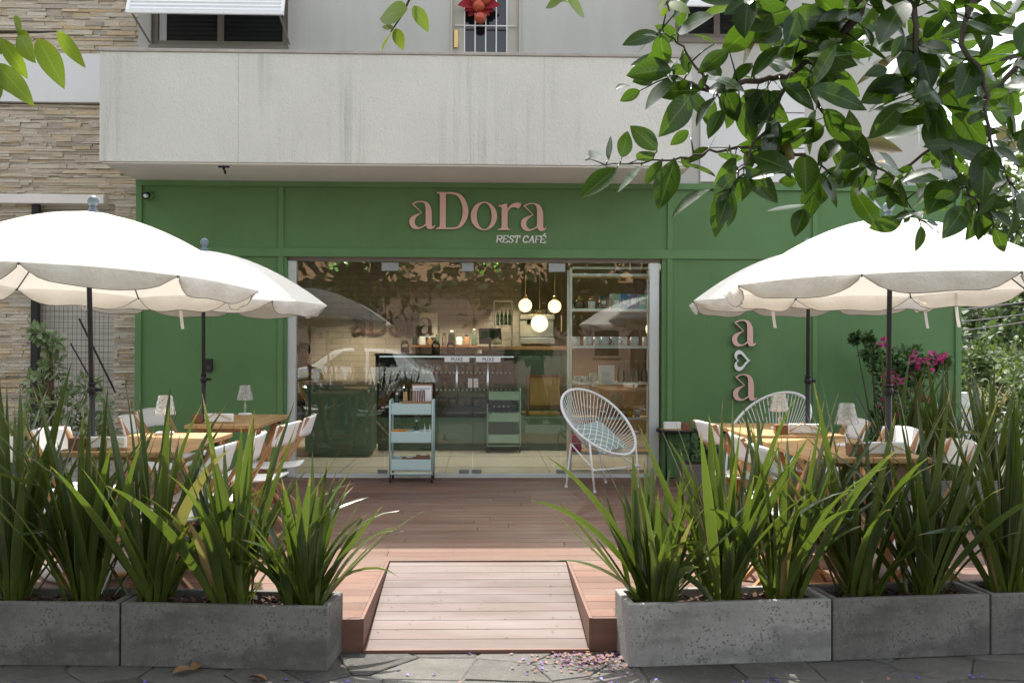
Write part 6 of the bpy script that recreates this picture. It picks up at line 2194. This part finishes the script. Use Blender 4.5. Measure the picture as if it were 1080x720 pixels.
m = MB(); m.tube([(0, 0, 0), (0, 0, .4)], [.09, .07], 10); m.build('stem', MT['bark'], sr)
for i, (ya, yb) in enumerate(((328, 318), (340, 331), (349, 339))):
    p0, p1 = atY(1000, ya + (0, .5, 1)[i], 16), atY(1100, yb - 2, 13)
    m = MB(); m.tube([p0 + (p0 - p1) * .8, p0, (p0 + p1) / 2 - Vector((0, 0, .012)), p1, p1 + (p1 - p0) * 2], .012, 6)
    tag(m.build('overhead_cable', MT['cable']), ('upper', 'middle', 'lowest')[i] + ' of three overhead cables right of the green wall', 'cable', 'overhead cables')

# ---------------------------------------------------------------- the street behind the camera (seen mirrored in the shop glass)
def car(label, x, y_, rz):
    r_ = thing('parked_car', label, 'car', (x, y_, GZ - .012), rz)
    W_ = .86
    side = [(-2.05, .30), (-2.08, .62), (-1.98, .88), (-1.55, .98), (-1.15, 1.36), (-.9, 1.46), (.25, 1.48), (.55, 1.42), (1.15, 1.02), (1.75, .92), (2.02, .75), (2.08, .5), (2.0, .28)]
    def arch(cx): return [(cx + .36 * math.cos(R(a)), .33 + .36 * math.sin(R(a))) for a in range(0, 181, 20)]
    poly = side + arch(1.28) + arch(-1.25)
    m = MB()
    m.prism(poly, -W_, W_)
    m.build('body', MT['carwhite'], r_, .06)
    m = MB()
    for s in (-1, 1):
        y1 = s * (W_ + .004)
        for pl in ([(-1.1, 1.0), (-.95, 1.34), (-.35, 1.4), (-.35, 1.0)], [(-.27, 1.0), (-.27, 1.4), (.3, 1.4), (.85, 1.02)]):
            m.prism(pl, min(y1, y1 - s * .01), max(y1, y1 - s * .01))
    m.build('window', MT['darkglass'], r_)
    m = MB(); m.obox((.88, 0, 1.235), (.8, 1.5, .012), Euler((0, R(33.7), 0)).to_matrix()); m.build('windscreen', MT['darkglass'], r_)
    for cx in (1.28, -1.25):
        for s in (-1, 1):
            w = MB(); w.lathe([(.2, -.1), (.32, -.1), (.335, -.06), (.335, .06), (.32, .1), (.2, .1)], (cx, s * (W_ - .08), .33), 28, axis=Matrix.Rotation(R(90), 3, 'X')); wo = w.build('wheel', MT['rubber'], r_)
            w = MB(); w.lathe([(.001, -.09), (.2, -.105), (.2, .105), (.001, .09)], (cx, s * (W_ - .08), .33), 20, axis=Matrix.Rotation(R(90), 3, 'X')); w.build('rim', MT['steel'], wo)
    for s in (-1, 1):
        m = MB(); m.obox((1.98, s * .62, .72), (.12, .34, .14)); m.build('headlight', MT['steel'], r_, .02)
        m = MB(); m.obox((-2.0, s * .68, .78), (.1, .22, .18)); m.build('tail_light', MT['red'], r_, .02)
    return r_


car('white car parked across the pavement, mirrored in the shop glass', -3.3, -6.4, R(180))
far_tree('broad unseen tree added at the left to dim the facade', -9.5, 2.0, 7.5, 3.6, 'far_leaf', 90, 2600, .36, 'unseen trees added for shade')  # added out of view to hold skylight off the left of the facade
for i, (x, y_, h, r) in enumerate(((-10, -13, 6.0, 3.2), (-4.5, -14.5, 7.0, 3.6), (1.8, -13.5, 5.0, 3.4), (8.5, -19, 4.4, 2.4), (15, -20, 4.6, 2.6))):
    far_tree(('street tree opposite the cafe, leftmost in its row', 'tallest street tree opposite the cafe behind the white car', 'low street tree opposite the shop door', 'street tree opposite the right parasols', 'street tree opposite the cafe, rightmost in its row')[i], x, y_, h, r, 'far_leaf', 80 + i, 1500, .42, 'street trees opposite the cafe')
ob = thing('house_opposite', 'dull pink house across the street', 'house', (-1, -24, GZ))
m = MB(); m.box(-16, 16, -3, 3, 0, 4.2); m.build('wall', MT['pinkwall'], ob)
m = MB(); m.add([(-16.4, -3.4, 4.2), (16.4, -3.4, 4.2), (16.4, 3.4, 4.2), (-16.4, 3.4, 4.2), (-14, 0, 5.6), (14, 0, 5.6)], [(3, 2, 1, 0), (0, 1, 5, 4), (2, 3, 4, 5), (1, 2, 5), (3, 0, 4)]); m.build('roof', MT['kraft'], ob)
for k in range(8):
    m = MB(); x = -13 + k * 3.7; m.box(x, x + 1.2, 3.001, 3.06, 1.1, 2.5); w = m.build('window', MT['brown_frame'], ob)
    m = MB(); m.box(x + .1, x + 1.1, 3.061, 3.07, 1.2, 2.4); m.build('pane', MT['darkglass'], w)
